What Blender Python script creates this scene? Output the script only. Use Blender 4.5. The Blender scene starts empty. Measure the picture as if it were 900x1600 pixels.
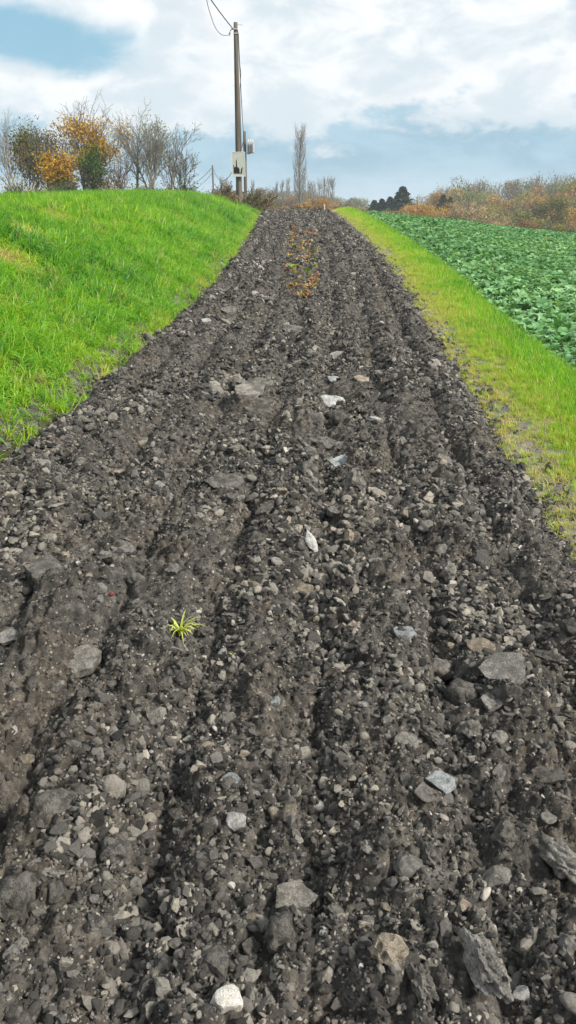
import bpy, bmesh, math, random
import numpy as np
from mathutils import Vector, Matrix, Euler, noise as mnoise

R = math.radians
scene = bpy.context.scene
COL = scene.collection
random.seed(7)
rng = np.random.default_rng(11)

# ------------------------------------------------------------------ camera
EYE = 1.68
FPX = 1202.0                       # focal length in photo pixels (900 x 1600)
PITCH = math.atan(475 / FPX)       # looking down
YAW = math.atan(75 / math.hypot(FPX, 475))   # turned left of the track
cam_d = bpy.data.cameras.new('camera')
cam = bpy.data.objects.new('camera', cam_d)
COL.objects.link(cam)
cam.location = (0, 0, EYE)
cam.rotation_euler = (math.pi / 2 - PITCH, 0, YAW)
cam_d.sensor_fit = 'VERTICAL'
cam_d.sensor_height = 36.0
cam_d.lens = 36.0 * FPX / 1600.0
cam_d.clip_start = 0.05
cam_d.clip_end = 6000
scene.camera = cam

# ------------------------------------------------------------------ world
SUN_AZ, SUN_EL = R(112), R(40)     # compass style: clockwise from +Y; from the right, a little behind
world = bpy.data.worlds.new('World')
scene.world = world
world.use_nodes = True


class NT:
    """tiny node-tree helper"""
    def __init__(self, nt):
        self.nt = nt
        nt.nodes.clear()

    def n(self, typ, ins=None, **props):
        nd = self.nt.nodes.new(typ)
        for k, v in props.items():
            setattr(nd, k, v)
        for k, v in (ins or {}).items():
            s = nd.inputs[k]
            if isinstance(v, bpy.types.NodeSocket):
                self.nt.links.new(v, s)
            else:
                s.default_value = v
        return nd

    def math(self, op, a, b=0.0, c=0.0, clamp=False):
        nd = self.n('ShaderNodeMath', {0: a, 1: b, 2: c}, operation=op)
        nd.use_clamp = clamp
        return nd.outputs[0]

    def mix(self, fac, a, b, mode='MIX'):
        nd = self.nt.nodes.new('ShaderNodeMix')
        nd.data_type = 'RGBA'
        nd.blend_type = mode
        for s, v in ((nd.inputs[0], fac), (nd.inputs[6], a), (nd.inputs[7], b)):
            if isinstance(v, bpy.types.NodeSocket):
                self.nt.links.new(v, s)
            else:
                s.default_value = v if not isinstance(v, tuple) or len(v) == 4 else (*v, 1)
        return nd.outputs[2]

    def smooth(self, x, lo, hi):
        nd = self.n('ShaderNodeMapRange', {0: x, 1: lo, 2: hi, 3: 0.0, 4: 1.0}, interpolation_type='SMOOTHERSTEP')
        return nd.outputs[0]

    def noise(self, vec, scale, detail=4, rough=0.55, dist=0.0):
        nd = self.n('ShaderNodeTexNoise', {'Vector': vec, 'Scale': scale, 'Detail': detail, 'Roughness': rough, 'Distortion': dist})
        return nd.outputs[0]

    def ramp(self, fac, stops, interp='LINEAR'):
        nd = self.n('ShaderNodeValToRGB', {0: fac})
        cr = nd.color_ramp
        cr.interpolation = interp
        while len(cr.elements) < len(stops):
            cr.elements.new(0.5)
        for e, (p, c) in zip(cr.elements, stops):
            e.position = p
            e.color = (*c, 1)
        return nd.outputs[0]


def build_world():
    t = NT(world.node_tree)
    out = t.n('ShaderNodeOutputWorld')
    bg = t.n('ShaderNodeBackground', {'Strength': 0.072})
    sky = t.n('ShaderNodeTexSky', sky_type='NISHITA')
    sky.sun_disc = False
    sky.sun_elevation = SUN_EL
    sky.sun_rotation = SUN_AZ
    sky.air_density = 1.2
    sky.dust_density = 1.0
    tc = t.n('ShaderNodeTexCoord')
    xyz = t.n('ShaderNodeSeparateXYZ', {0: tc.outputs['Generated']})
    az = t.math('ARCTAN2', xyz.outputs[0], xyz.outputs[1])
    el = t.math('ARCSINE', xyz.outputs[2])
    DEG = 180 / math.pi
    azd = t.math('MULTIPLY', az, DEG)
    eld = t.math('MULTIPLY', el, DEG)
    # cloud space: streaks lie flatter towards the horizon
    p = t.n('ShaderNodeCombineXYZ', {0: t.math('MULTIPLY', az, 4.2), 1: t.math('MULTIPLY', el, 7.5), 2: 3.7}).outputs[0]
    p2 = t.n('ShaderNodeCombineXYZ', {0: t.math('MULTIPLY', az, 4.0), 1: t.math('MULTIPLY', el, 8.0), 2: 9.1}).outputs[0]
    n_big = t.noise(p, 1.3, 7, 0.55, 0.35)
    n_mid = t.noise(p2, 3.0, 8, 0.58, 0.3)
    n_fine = t.noise(p, 8.0, 6, 0.6, 0.4)
    n_soft = t.noise(p2, 1.5, 3, 0.5, 0.1)
    # bright high cloud, slightly mottled
    cloud = t.mix(t.smooth(n_mid, 0.36, 0.66), (6.1, 6.9, 7.4), (8.6, 8.8, 8.9))
    cloud = t.mix(t.math('MULTIPLY', t.smooth(n_soft, 0.5, 0.72), 0.4), cloud, (8.4, 8.1, 8.1))
    # open blue between clouds
    blue = t.mix(0.75, sky.outputs[0], (1.6, 4.3, 6.0))
    gx = t.math('DIVIDE', t.math('ADD', azd, 19.0), 6.5)
    gy = t.math('DIVIDE', t.math('SUBTRACT', eld, 9.6), 1.8)
    tilt = t.math('ADD', gy, t.math('MULTIPLY', gx, 0.6))
    g = t.math('EXPONENT', t.math('MULTIPLY', t.math('ADD', t.math('MULTIPLY', gx, gx), t.math('MULTIPLY', tilt, tilt)), -1.0))
    gap = t.math('ADD', t.math('ADD', t.math('MULTIPLY', n_big, 0.8), t.math('MULTIPLY', n_mid, 0.55)), t.math('MULTIPLY', g, 0.52))
    m_blue = t.math('MULTIPLY', t.smooth(gap, 0.80, 1.18), 0.92)
    col = t.mix(m_blue, cloud, blue)
    # distant blue-grey cloud bank low over the land, ragged upper edge
    edge = t.math('ADD', t.math('ADD', 5.5, t.math('MULTIPLY', t.math('SUBTRACT', n_big, 0.5), 5.5)),
                  t.math('MULTIPLY', t.math('SUBTRACT', n_mid, 0.5), 8.0))
    edge = t.math('ADD', edge, t.math('MULTIPLY', t.math('SUBTRACT', n_fine, 0.5), 2.2))
    d = t.math('SUBTRACT', edge, eld)
    m_bank = t.smooth(d, -0.7, 1.5)
    bank = t.mix(t.smooth(n_mid, 0.32, 0.68), (2.05, 3.95, 5.2), (3.2, 5.2, 6.4))
    low = t.smooth(eld, 2.4, -0.5)
    bank = t.mix(t.math('MULTIPLY', low, 0.55), bank, (5.0, 6.4, 7.0))
    col = t.mix(t.math('MULTIPLY', m_bank, 0.93), col, bank)
    t.nt.links.new(col, bg.inputs[0])
    t.nt.links.new(bg.outputs[0], out.inputs[0])


build_world()

# ------------------------------------------------------------------ sun (veiled by cloud)
sun_d = bpy.data.lights.new('sun', 'SUN')
sun = bpy.data.objects.new('sun', sun_d)
COL.objects.link(sun)
sun_d.energy = 4.2
sun_d.angle = R(8)
sun_d.color = (1.0, 0.93, 0.83)
sd = Vector((math.sin(SUN_AZ) * math.cos(SUN_EL), math.cos(SUN_AZ) * math.cos(SUN_EL), math.sin(SUN_EL)))
sun.rotation_euler = sd.to_track_quat('Z', 'Y').to_euler()
sun.location = (-20, -20, 40)

vs = scene.view_settings
vs.view_transform = 'Standard'
vs.look = 'None'
vs.gamma = 1.0
vs.use_curve_mapping = False
vs.exposure = 0.75


# ------------------------------------------------------------------ helpers
def hsh(ix, iy, seed):
    n = (ix.astype(np.int64) * 374761393 + iy.astype(np.int64) * 668265263 + seed * 974634777) & 0xffffffff
    n = ((n ^ (n >> 13)) * 1274126177) & 0xffffffff
    n = n ^ (n >> 16)
    return (n & 0xffffff) / float(0xffffff)


def vnoise(x, y, seed):
    xi, yi = np.floor(x), np.floor(y)
    fx, fy = x - xi, y - yi
    fx = fx * fx * fx * (fx * (fx * 6 - 15) + 10)
    fy = fy * fy * fy * (fy * (fy * 6 - 15) + 10)
    a = hsh(xi, yi, seed); b = hsh(xi + 1, yi, seed)
    c = hsh(xi, yi + 1, seed); d = hsh(xi + 1, yi + 1, seed)
    return (a + (b - a) * fx) * (1 - fy) + (c + (d - c) * fx) * fy - 0.5


def fbm(x, y, seed, octs=4, gain=0.5):
    r = 0; a = 1.0
    for o in range(octs):
        r = r + a * vnoise(x * 2 ** o + 17.3 * o, y * 2 ** o - 9.1 * o, seed + o)
        a *= gain
    return r


def domes(x, y, cell, seed, dens, hr):
    """heights of scattered half-buried lumps, one candidate per cell"""
    gx, gy = x / cell, y / cell
    ix, iy = np.floor(gx), np.floor(gy)
    best = np.zeros_like(x)
    for dx in (-1, 0, 1):
        for dy in (-1, 0, 1):
            cx, cy = ix + dx, iy + dy
            px = cx + hsh(cx, cy, seed); py = cy + hsh(cx, cy, seed + 1)
            r = 0.28 + 0.5 * hsh(cx, cy, seed + 2) ** 1.5
            on = hsh(cx, cy, seed + 3) < dens
            an = hsh(cx, cy, seed + 4) * math.pi
            ex = 0.65 + 0.6 * hsh(cx, cy, seed + 5)
            ca, sa = np.cos(an), np.sin(an)
            qx, qy = gx - px, gy - py
            ax = (qx * ca + qy * sa) / ex; ay = (-qx * sa + qy * ca) * ex
            # between a round and a squarish plan
            dd = np.maximum(np.sqrt(ax * ax + ay * ay), 1.12 * np.maximum(np.abs(ax), np.abs(ay))) / r
            tx = hsh(cx, cy, seed + 6) - 0.5
            h = np.where(on & (dd < 1), r * np.minimum(np.sqrt(np.maximum(0, 1 - dd ** 2)), 0.75 + tx * 0.4 + ax * tx * 1.2), 0)
            best = np.maximum(best, h)
    return best * cell * hr


def table(pts, sigma, lo=-30, hi=1600, step=0.25):
    ys = np.arange(lo, hi, step)
    z = np.interp(ys, [p[0] for p in pts], [p[1] for p in pts])
    k = np.exp(-0.5 * (np.arange(-4 * sigma, 4 * sigma + step, step) / sigma) ** 2)
    k /= k.sum()
    pad = len(k) // 2
    zz = np.convolve(np.pad(z, pad, mode='edge'), k, mode='valid')[:len(ys)]
    return lambda q: np.interp(q, ys, zz)


zt = table([(-30, 0), (4, 0), (6, .03), (8.5, .13), (11.8, .22), (15, .36), (18.6, .55), (26, .90), (32.8, 1.18),
            (40, 1.46), (43, 1.52), (47, 1.42), (56, 1.2), (90, 0.3), (130, -2.0), (200, -5.0), (350, -7), (700, -7), (1600, -7)], 1.3)
cl = table([(-30, 0), (14, 0), (20, -.15), (26, -.5), (33, -.92), (42, -1.5), (55, -2.4), (90, -4), (1600, -4)], 2.0)
bankh = table([(-30, 1.46), (10, 1.46), (12, 1.43), (20, 1.23), (28, 1.06), (34, .95), (39, .74), (44, .40), (50, .18), (60, .1), (1600, .1)], 2.0)
U_L, U_R, U_F = -2.28, 1.22, 2.28       # track left edge, track right edge, field edge (from the centre line)


def sstep(a, b, x):
    t = np.clip((x - a) / (b - a), 0, 1)
    return t * t * (3 - 2 * t)


def ground(x, y):
    """base terrain height, without soil relief"""
    x = np.asarray(x, float); y = np.asarray(y, float)
    u = x - cl(y)
    z = zt(y).copy() if hasattr(zt(y), 'copy') else zt(y)
    v = np.maximum(0, U_L - u) / 3.1
    s = np.where(v < 1, 1 - (1 - np.minimum(v, 1)) ** 1.35, 1.0)
    left = sstep(-5, -9, u)
    far = sstep(48, 75, y)
    # plateau behind the bank stays high for longer than the track line
    plate = 1.95 - 0.005 * np.maximum(0, y - 30) - 0.012 * np.maximum(0, -u - 6)
    zb = z + bankh(y) * s
    zb = zb + (np.maximum(zb, np.minimum(plate, zb + 1.6)) - zb) * left * sstep(20, 60, y)
    z = np.where(u < U_L, zb, z)
    # slight crown of the verge, then the field falling away to the right
    w = np.maximum(0, u - U_R)
    verge = 0.07 * sstep(0, 0.7, w) - 0.16 * sstep(0.8, 1.35, w)
    fall = np.maximum(0, u - 2.4)
    fz = -0.085 * fall - 0.0016 * np.minimum(fall, 60) ** 2
    fz = np.maximum(fz, -7.0)
    z = np.where(u > U_R, z + verge + fz * (1 - sstep(110, 200, y)), z)
    # far valley and wooded hillside on the right, low hills ahead
    hill = 9 * sstep(170, 420, y) * sstep(10, 160, x) + 6 * sstep(330, 900, y)
    z = z + hill
    z = z + 0.05 * fbm(x * 0.35, y * 0.35, 5, 3) * sstep(0, 1, np.maximum(U_L - u, u - U_F))
    return z


def ray(px, py):
    c = Vector(((px - 450) / FPX, (800 - py) / FPX, -1.0))
    return cam.rotation_euler.to_matrix() @ c


def at(px, py, D):
    """point on the pixel's ray at forward distance D (world y)"""
    d = ray(px, py)
    return Vector((0, 0, EYE)) + d * (D / d.y)


TS = 0.5 * 1.004 ** np.arange(0, 1300)


def on_ground(px, py, lift=0.0):
    d = ray(px, py)
    below = EYE + d.z * TS <= ground(d.x * TS, d.y * TS) + lift
    i = int(np.argmax(below)) if below.any() else len(TS) - 1
    t = float(TS[i])
    return Vector((0, 0, EYE)) + d * t, t        # t is also the depth along the view axis (camera z = -1)


def tag(o, label=None, cat=None, group=None, kind=None):
    if label: o['label'] = label
    if cat: o['category'] = cat
    if group: o['group'] = group
    if kind: o['kind'] = kind
    elif cat: o['kind'] = 'thing'
    return o


def mesh_np(name, verts, faces, smooth=True):
    """faces: (n,3) or (n,4) int array or list"""
    me = bpy.data.meshes.new(name)
    verts = np.asarray(verts, dtype=np.float32)
    f = np.asarray(faces, dtype=np.int32)
    k = f.shape[1]
    me.vertices.add(len(verts)); me.vertices.foreach_set('co', verts.ravel())
    me.loops.add(f.size); me.loops.foreach_set('vertex_index', f.ravel())
    me.polygons.add(len(f))
    me.polygons.foreach_set('loop_start', np.arange(0, f.size, k, dtype=np.int32))
    me.polygons.foreach_set('loop_total', np.full(len(f), k, dtype=np.int32))
    me.polygons.foreach_set('use_smooth', np.full(len(f), smooth))
    me.update(calc_edges=True)
    return me


def link(name, me, mat=None, parent=None, loc=None):
    o = bpy.data.objects.new(name, me)
    COL.objects.link(o)
    if mat and me is not None and not me.materials:
        me.materials.append(mat)
    if parent is not None:
        o.parent = parent
    if loc is not None:
        o.location = loc
    return o


def grid_mesh(name, xs, ys, zf):
    X, Y = np.meshgrid(xs, ys)
    Z = zf(X, Y)
    nx, ny = len(xs), len(ys)
    v = np.stack([X.ravel(), Y.ravel(), Z.ravel()], 1)
    i = np.arange(nx * ny).reshape(ny, nx)
    f = np.stack([i[:-1, :-1].ravel(), i[:-1, 1:].ravel(), i[1:, 1:].ravel(), i[1:, :-1].ravel()], 1)
    return v, f


def join_parts(parts):
    vs_, fs_, off = [], [], 0
    for v, f in parts:
        vs_.append(v); fs_.append(np.asarray(f) + off); off += len(v)
    return np.concatenate(vs_), np.concatenate(fs_)


def principled(name, rough=0.9, spec=0.25):
    m = bpy.data.materials.new(name)
    m.use_nodes = True
    t = NT(m.node_tree)
    out = t.n('ShaderNodeOutputMaterial')
    b = t.n('ShaderNodeBsdfPrincipled', {'Roughness': rough, 'Specular IOR Level': spec})
    t.nt.links.new(b.outputs[0], out.inputs[0])
    return m, t, b, out


def lnk(t, a, b):
    t.nt.links.new(a, b)


# ------------------------------------------------------------------ materials
def mat_soil():
    m, t, b, out = principled('tilled_soil', 0.88, 0.25)
    P = t.n('ShaderNodeTexCoord').outputs['Object']
    n1 = t.noise(P, 1.6, 4, 0.6)
    n2 = t.noise(P, 22, 5, 0.65)
    n3 = t.noise(P, 160, 4, 0.6)
    c = t.ramp(n2, [(0.25, (.019, .0185, .018)), (0.48, (.054, .0515, .048)), (0.7, (.14, .132, .120))])
    c = t.mix(t.smooth(n1, .42, .64), c, t.mix(1.0, c, (1.12, 1.06, .97), 'MULTIPLY'))
    v = t.n('ShaderNodeTexVoronoi', {'Vector': P, 'Scale': 75.0})
    sp = t.math('MULTIPLY', t.smooth(t.n('ShaderNodeSeparateColor', {0: v.outputs['Color']}).outputs[0], .86, .97), t.smooth(v.outputs['Distance'], .42, .25))
    c = t.mix(t.math('MULTIPLY', sp, .75), c, (.34, .31, .26))
    c = t.mix(1.0, c, t.ramp(n3, [(.25, (.55, .55, .55)), (.75, (1.55, 1.5, 1.45))]), 'MULTIPLY')
    lnk(t, c, b.inputs['Base Color'])
    h = t.math('ADD', t.math('MULTIPLY', n3, .6), t.noise(P, 420, 3, .6))
    bp = t.n('ShaderNodeBump', {'Height': h, 'Strength': .9, 'Distance': .006})
    lnk(t, bp.outputs[0], b.inputs['Normal'])
    return m


def mat_crumb(name, stops, mott=(.6, 1.45), scale=3.0, rough=.9):
    """stones and clods: colour chosen by the per-instance tint, mottled in the stone's own space"""
    m, t, b, out = principled(name, rough, .25)
    P = t.n('ShaderNodeTexCoord').outputs['Object']
    a = t.n('ShaderNodeAttribute', attribute_name='tint', attribute_type='INSTANCER').outputs['Fac']
    oi = t.n('ShaderNodeObjectInfo')
    c = t.ramp(a, stops)
    q = t.n('ShaderNodeVectorMath', {0: P, 1: t.n('ShaderNodeCombineXYZ', {0: t.math('MULTIPLY', oi.outputs['Random'], 40.0), 1: 0.0, 2: 0.0}).outputs[0]}, operation='ADD').outputs[0]
    n = t.noise(q, scale, 6, .7)
    n2 = t.noise(q, scale * 7, 3, .6)
    k = t.math('ADD', t.math('MULTIPLY', n, .7), t.math('MULTIPLY', n2, .3))
    c = t.mix(1.0, c, t.ramp(k, [(.3, (mott[0],) * 3), (.7, (mott[1],) * 3)]), 'MULTIPLY')
    lnk(t, c, b.inputs['Base Color'])
    bp = t.n('ShaderNodeBump', {'Height': k, 'Strength': .6, 'Distance': .15})
    lnk(t, bp.outputs[0], b.inputs['Normal'])
    return m


def mat_stone(name, base, alt, specks=.0, scale=30, rough=.88):
    """named stones, object space is metres"""
    m, t, b, out = principled(name, rough, .25)
    P = t.n('ShaderNodeTexCoord').outputs['Object']
    oi = t.n('ShaderNodeObjectInfo')
    q = t.n('ShaderNodeVectorMath', {0: P, 1: t.n('ShaderNodeCombineXYZ', {0: t.math('MULTIPLY', oi.outputs['Random'], 9.0), 1: 0.0, 2: 0.0}).outputs[0]}, operation='ADD').outputs[0]
    n = t.noise(q, scale, 7, .68)
    c = t.mix(t.smooth(n, .36, .64), base, alt)
    n2 = t.noise(q, scale * 8, 4, .65)
    c = t.mix(1.0, c, t.ramp(n2, [(.28, (.55,) * 3), (.72, (1.45,) * 3)]), 'MULTIPLY')
    # soil still clinging to it
    n3 = t.noise(q, scale * .6, 5, .6, .6)
    c = t.mix(t.math('MULTIPLY', t.smooth(n3, .52, .66), specks), c, (.062, .055, .048))
    r = t.math('ADD', .75, t.math('MULTIPLY', oi.outputs['Random'], .5))
    c = t.mix(1.0, c, t.n('ShaderNodeCombineColor', {0: r, 1: r, 2: r}).outputs[0], 'MULTIPLY')
    lnk(t, c, b.inputs['Base Color'])
    hh = t.math('ADD', t.math('MULTIPLY', n, 1.0), t.math('MULTIPLY', n2, .35))
    bp = t.n('ShaderNodeBump', {'Height': hh, 'Strength': 1.0, 'Distance': .016})
    lnk(t, bp.outputs[0], b.inputs['Normal'])
    return m


def leafy(name, stops, attr=None, trans=.35, rough=.6, spec=.3, var=.25, nscale=1.0):
    """leaf and blade material; colour from instance tint, or object/position noise"""
    m, t, b, out = principled(name, rough, spec)
    if attr:
        f = t.n('ShaderNodeAttribute', attribute_name=attr, attribute_type='INSTANCER').outputs['Fac']
        g = t.n('ShaderNodeNewGeometry')
        f = t.math('ADD', f, t.math('MULTIPLY', t.math('SUBTRACT', g.outputs['Random Per Island'], .5), var))
    else:
        g = t.n('ShaderNodeNewGeometry')
        oi = t.n('ShaderNodeObjectInfo')
        nz = t.noise(g.outputs['Position'], nscale, 3, .6)
        f = t.math('ADD', t.math('MULTIPLY', nz, .75), t.math('MULTIPLY', t.math('SUBTRACT', g.outputs['Random Per Island'], .38), .36))
        f = t.math('ADD', f, t.math('MULTIPLY', t.math('SUBTRACT', oi.outputs['Random'], .5), var))
    c = t.ramp(f, stops)
    lnk(t, c, b.inputs['Base Color'])
    tr = t.n('ShaderNodeBsdfTranslucent', {'Color': t.mix(1.0, c, (1.25, 1.2, .7), 'MULTIPLY')})
    mx = t.n('ShaderNodeMixShader', {0: trans, 1: b.outputs[0], 2: tr.outputs[0]})
    lnk(t, mx.outputs[0], out.inputs[0])
    return m


def mat_ground(name, stops, scale=1.5, fine=40, bump=.02):
    m, t, b, out = principled(name, .95, .15)
    P = t.n('ShaderNodeTexCoord').outputs['Object']
    n = t.noise(P, scale, 6, .65)
    n2 = t.noise(P, fine, 5, .65)
    k = t.math('ADD', t.math('MULTIPLY', n, .6), t.math('MULTIPLY', n2, .4))
    lnk(t, t.ramp(k, stops), b.inputs['Base Color'])
    bp = t.n('ShaderNodeBump', {'Height': n2, 'Strength': .8, 'Distance': bump})
    lnk(t, bp.outputs[0], b.inputs['Normal'])
    return m


def mat_simple(name, c1, c2, scale, stretch=(1, 1, 1), rough=.8, bump=.003):
    m, t, b, out = principled(name, rough, .3)
    P = t.n('ShaderNodeTexCoord').outputs['Object']
    mp = t.n('ShaderNodeMapping', {'Vector': P, 'Scale': stretch}).outputs[0]
    n = t.noise(mp, scale, 6, .65)
    lnk(t, t.mix(t.smooth(n, .3, .7), c1, c2), b.inputs['Base Color'])
    bp = t.n('ShaderNodeBump', {'Height': n, 'Strength': .6, 'Distance': bump})
    lnk(t, bp.outputs[0], b.inputs['Normal'])
    return m


M = {}
M['soil'] = mat_soil()
M['crumb'] = mat_crumb('soil_crumb', [(0, (.026, .0255, .0245)), (.28, (.064, .061, .057)), (.52, (.135, .128, .118)), (.76, (.245, .230, .203)), (.92, (.38, .345, .285)), (1, (.58, .555, .51))])
M['clod'] = mat_stone('clod_soil', (.055, .052, .048), (.155, .146, .132), .35, 2.4)
M['slab'] = mat_stone('slab_grey', (.10, .094, .085), (.215, .202, .18), .5, 2.6)
M['grey'] = mat_stone('stone_grey', (.14, .134, .123), (.26, .25, .23), .4, 2.4)
M['tan'] = mat_stone('stone_tan', (.21, .18, .14), (.37, .32, .25), .35, 2.4)
M['pale'] = mat_stone('stone_pale', (.25, .255, .25), (.46, .46, .445), .40, 2.2)
M['bluish'] = mat_stone('stone_bluish', (.18, .20, .21), (.33, .355, .36), .45, 2.4)
M['white'] = mat_stone('stone_white', (.56, .54, .50), (.76, .74, .69), .10, 2.2)
M['red'] = mat_stone('fragment_red', (.32, .06, .05), (.42, .12, .09), .1, 3)
M['bank'] = mat_ground('bank_earth', [(.3, (.028, .032, .014)), (.5, (.045, .055, .018)), (.7, (.085, .085, .04))], 3, 40, .03)
M['verge'] = mat_ground('verge_earth', [(.3, (.12, .115, .10)), (.5, (.21, .20, .175)), (.7, (.32, .305, .27))], 9, 70, .03)
M['field'] = mat_ground('field_earth', [(.3, (.028, .026, .018)), (.6, (.06, .052, .035))], 2, 40)
M['land'] = mat_ground('land', [(.3, (.06, .085, .025)), (.5, (.13, .115, .05)), (.7, (.17, .13, .07))], .05, 1.5, .1)
M['grass'] = leafy('grass_blade', [(0, (.040, .165, .035)), (.22, (.105, .32, .022)), (.48, (.225, .47, .022)), (.68, (.40, .53, .045)), (.84, (.54, .48, .16)), (1, (.46, .35, .20))], 'tint', .45, .45, .4, .42)
M['crop'] = leafy('crop_leaf', [(0, (.060, .175, .055)), (.35, (.130, .30, .110)), (.65, (.22, .415, .185)), (.85, (.32, .49, .15)), (1, (.48, .51, .12))], 'tint', .28, .5, .3, .6)


def crop_obj_material():
    """same leaf for plants that are objects of their own: tint from the object's random"""
    m, t, b, out = principled('crop_leaf_near', .5, .3)
    g = t.n('ShaderNodeNewGeometry')
    oi = t.n('ShaderNodeObjectInfo')
    f = t.math('ADD', t.math('MULTIPLY', oi.outputs['Random'], .55), t.math('MULTIPLY', g.outputs['Random Per Island'], .4))
    f = t.math('SUBTRACT', f, .02)
    P = t.n('ShaderNodeTexCoord').outputs['Object']
    f = t.math('ADD', f, t.math('MULTIPLY', t.math('SUBTRACT', t.noise(P, 30, 4, .6), .5), .35))
    c = t.ramp(f, [(0, (.060, .175, .055)), (.35, (.130, .30, .110)), (.65, (.22, .415, .185)), (.88, (.30, .48, .16)), (1, (.42, .50, .13))])
    lnk(t, c, b.inputs['Base Color'])
    tr = t.n('ShaderNodeBsdfTranslucent', {'Color': t.mix(1.0, c, (1.25, 1.2, .7), 'MULTIPLY')})
    mx = t.n('ShaderNodeMixShader', {0: .22, 1: b.outputs[0], 2: tr.outputs[0]})
    lnk(t, mx.outputs[0], out.inputs[0])
    return m


M['crop_obj'] = crop_obj_material()
M['bark'] = mat_simple('bark', (.065, .06, .05), (.14, .13, .108), 6, (1, 1, .25), .95, .02)
M['bark_pale'] = mat_simple('bark_pale', (.13, .125, .11), (.25, .24, .215), 6, (1, 1, .25), .95, .02)
M['bark_red'] = mat_simple('twig_brown', (.11, .08, .055), (.19, .145, .10), 6, (1, 1, .25), .95, .02)
M['pole'] = mat_simple('weathered_pole', (.075, .063, .05), (.14, .12, .098), 9, (1, 1, .06), .9, .004)
M['metal'] = mat_simple('galvanised_metal', (.30, .32, .33), (.42, .44, .45), 5, (1, 1, 1), .5)
M['cable'] = mat_simple('cable_black', (.045, .047, .05), (.07, .072, .075), 5, (1, 1, 1), .6)
M['signwhite'] = mat_simple('sign_panel', (.40, .42, .385), (.47, .485, .445), 6, (1, 1, 1), .55, .0005)
M['signframe'] = mat_simple('sign_frame', (.52, .55, .56), (.62, .65, .66), 4, (1, 1, 1), .45, .0005)
M['black'] = mat_simple('sign_black', (.008, .008, .009), (.014, .014, .015), 4, (1, 1, 1), .6, .0005)

# ------------------------------------------------------------------ the land
xs = np.concatenate([np.linspace(-1500, -60, 50)[:-1], np.linspace(-60, -12, 50)[:-1], np.linspace(-12, 12, 49)[:-1], np.linspace(12, 80, 60)[:-1], np.linspace(80, 1500, 60)])
ys = np.concatenate([np.linspace(-200, -10, 20)[:-1], np.linspace(-10, 70, 120)[:-1], np.linspace(70, 500, 140)[:-1], np.linspace(500, 1550, 30)])


def land_z(X, Y):
    u = X - cl(Y)
    near = sstep(-9.0, -6.5, u) * sstep(60, 50, u) * sstep(75, 60, Y)
    return ground(X, Y) - 0.30 * near - 0.02


v, f = grid_mesh('land', xs, ys, land_z)
tag(link('ground', mesh_np('ground', v, f), M['land']), kind='structure')

# ------------------------------------------------------------------ tilled track
def soil_h(x, y, fine=True):
    """height of the loosened soil surface above the base ground"""
    u = x - cl(y)
    wob = 0.03 * vnoise(x * .5 + 3, y * .4, 41) + 0.02 * vnoise(x * 2.5, y * 1.9, 42) + .05 * vnoise(x * 7, y * 6, 47)
    ph = (u + wob + 0.02) / 0.455
    fr = np.abs(np.sin(np.pi * ph))
    amp = 0.10 * (0.9 + .4 * vnoise(np.floor(ph) * 3.1 + 7, y * .4, 43))
    h = amp * (fr ** 0.65) - 0.07
    wx = x + 0.03 * vnoise(x * 9, y * 9, 51) + 0.012 * vnoise(x * 30, y * 30, 53)
    wy = y + 0.03 * vnoise(x * 9, y * 9, 52) + 0.012 * vnoise(x * 30, y * 30, 54)
    h = h + 0.05 * fbm(x * 4, y * 3, 44, 4, .6)
    h = h + domes(wx, wy, .17, 61, .42, .55)
    h = h + domes(wx, wy, .085, 71, .60, .62)
    if fine:
        h = h + domes(wx, wy, .042, 81, .8, .9)
        h = h + domes(wx, wy, .021, 91, .9, .95)
        h = h + 0.011 * fbm(x * 60, y * 60, 45, 3, .6)
    # smooth out to the margins
    er = U_R + .10 * fbm(y * 1.3, y * .2 + 5, 46, 3)
    e = np.minimum(sstep(U_L - .05, U_L + .30, u), sstep(er + .10, er - .20, u))
    lo = np.where(u < 0, .5, .2)
    return h * (lo + (1 - lo) * e) + 0.03 * e - .05 * sstep(er + .02, er + .16, u)


def track_patch(y0, y1, dy, dx):
    yy = np.linspace(y0, y1, int(round((y1 - y0) / dy)) + 1)
    uu = np.linspace(U_L - .22, U_R + .22, int(round((U_R - U_L + .44) / dx)) + 1)
    U, Y = np.meshgrid(uu, yy)
    X = U + cl(Y)
    Z = ground(X, Y) + soil_h(X, Y)
    ny, nx = X.shape
    v = np.stack([X.ravel(), Y.ravel(), Z.ravel()], 1)
    i = np.arange(nx * ny).reshape(ny, nx)
    f = np.stack([i[:-1, :-1].ravel(), i[:-1, 1:].ravel(), i[1:, 1:].ravel(), i[1:, :-1].ravel()], 1)
    return v, f


v, f = join_parts([track_patch(-.6, .7, .02, .02), track_patch(.7, 2.6, .0055, .0055), track_patch(2.6, 6, .010, .010), track_patch(6, 15, .024, .020), track_patch(15, 50, .06, .04)])
tag(link('track', mesh_np('track', v, f), M['soil']), kind='structure')


def strip(name, u0, u1, nu, y0, y1, ny, mat, lift=0.0):
    uu = np.linspace(u0, u1, nu); yy = np.linspace(y0, y1, ny)
    U, Y = np.meshgrid(uu, yy)
    X = U + cl(Y)
    Z = ground(X, Y) + lift + 0.03 * fbm(X * 3, Y * 3, 15, 3) * sstep(0, .15, np.minimum(U - u0, u1 - U))
    v = np.stack([X.ravel(), Y.ravel(), Z.ravel()], 1)
    i = np.arange(nu * ny).reshape(ny, nu)
    f = np.stack([i[:-1, :-1].ravel(), i[:-1, 1:].ravel(), i[1:, 1:].ravel(), i[1:, :-1].ravel()], 1)
    if name == 'verge':
        v[:, 2] -= (.10 * sstep(.16, 0, U - u0)).ravel()
    return tag(link(name, mesh_np(name, v, f), mat), kind='structure')


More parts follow.
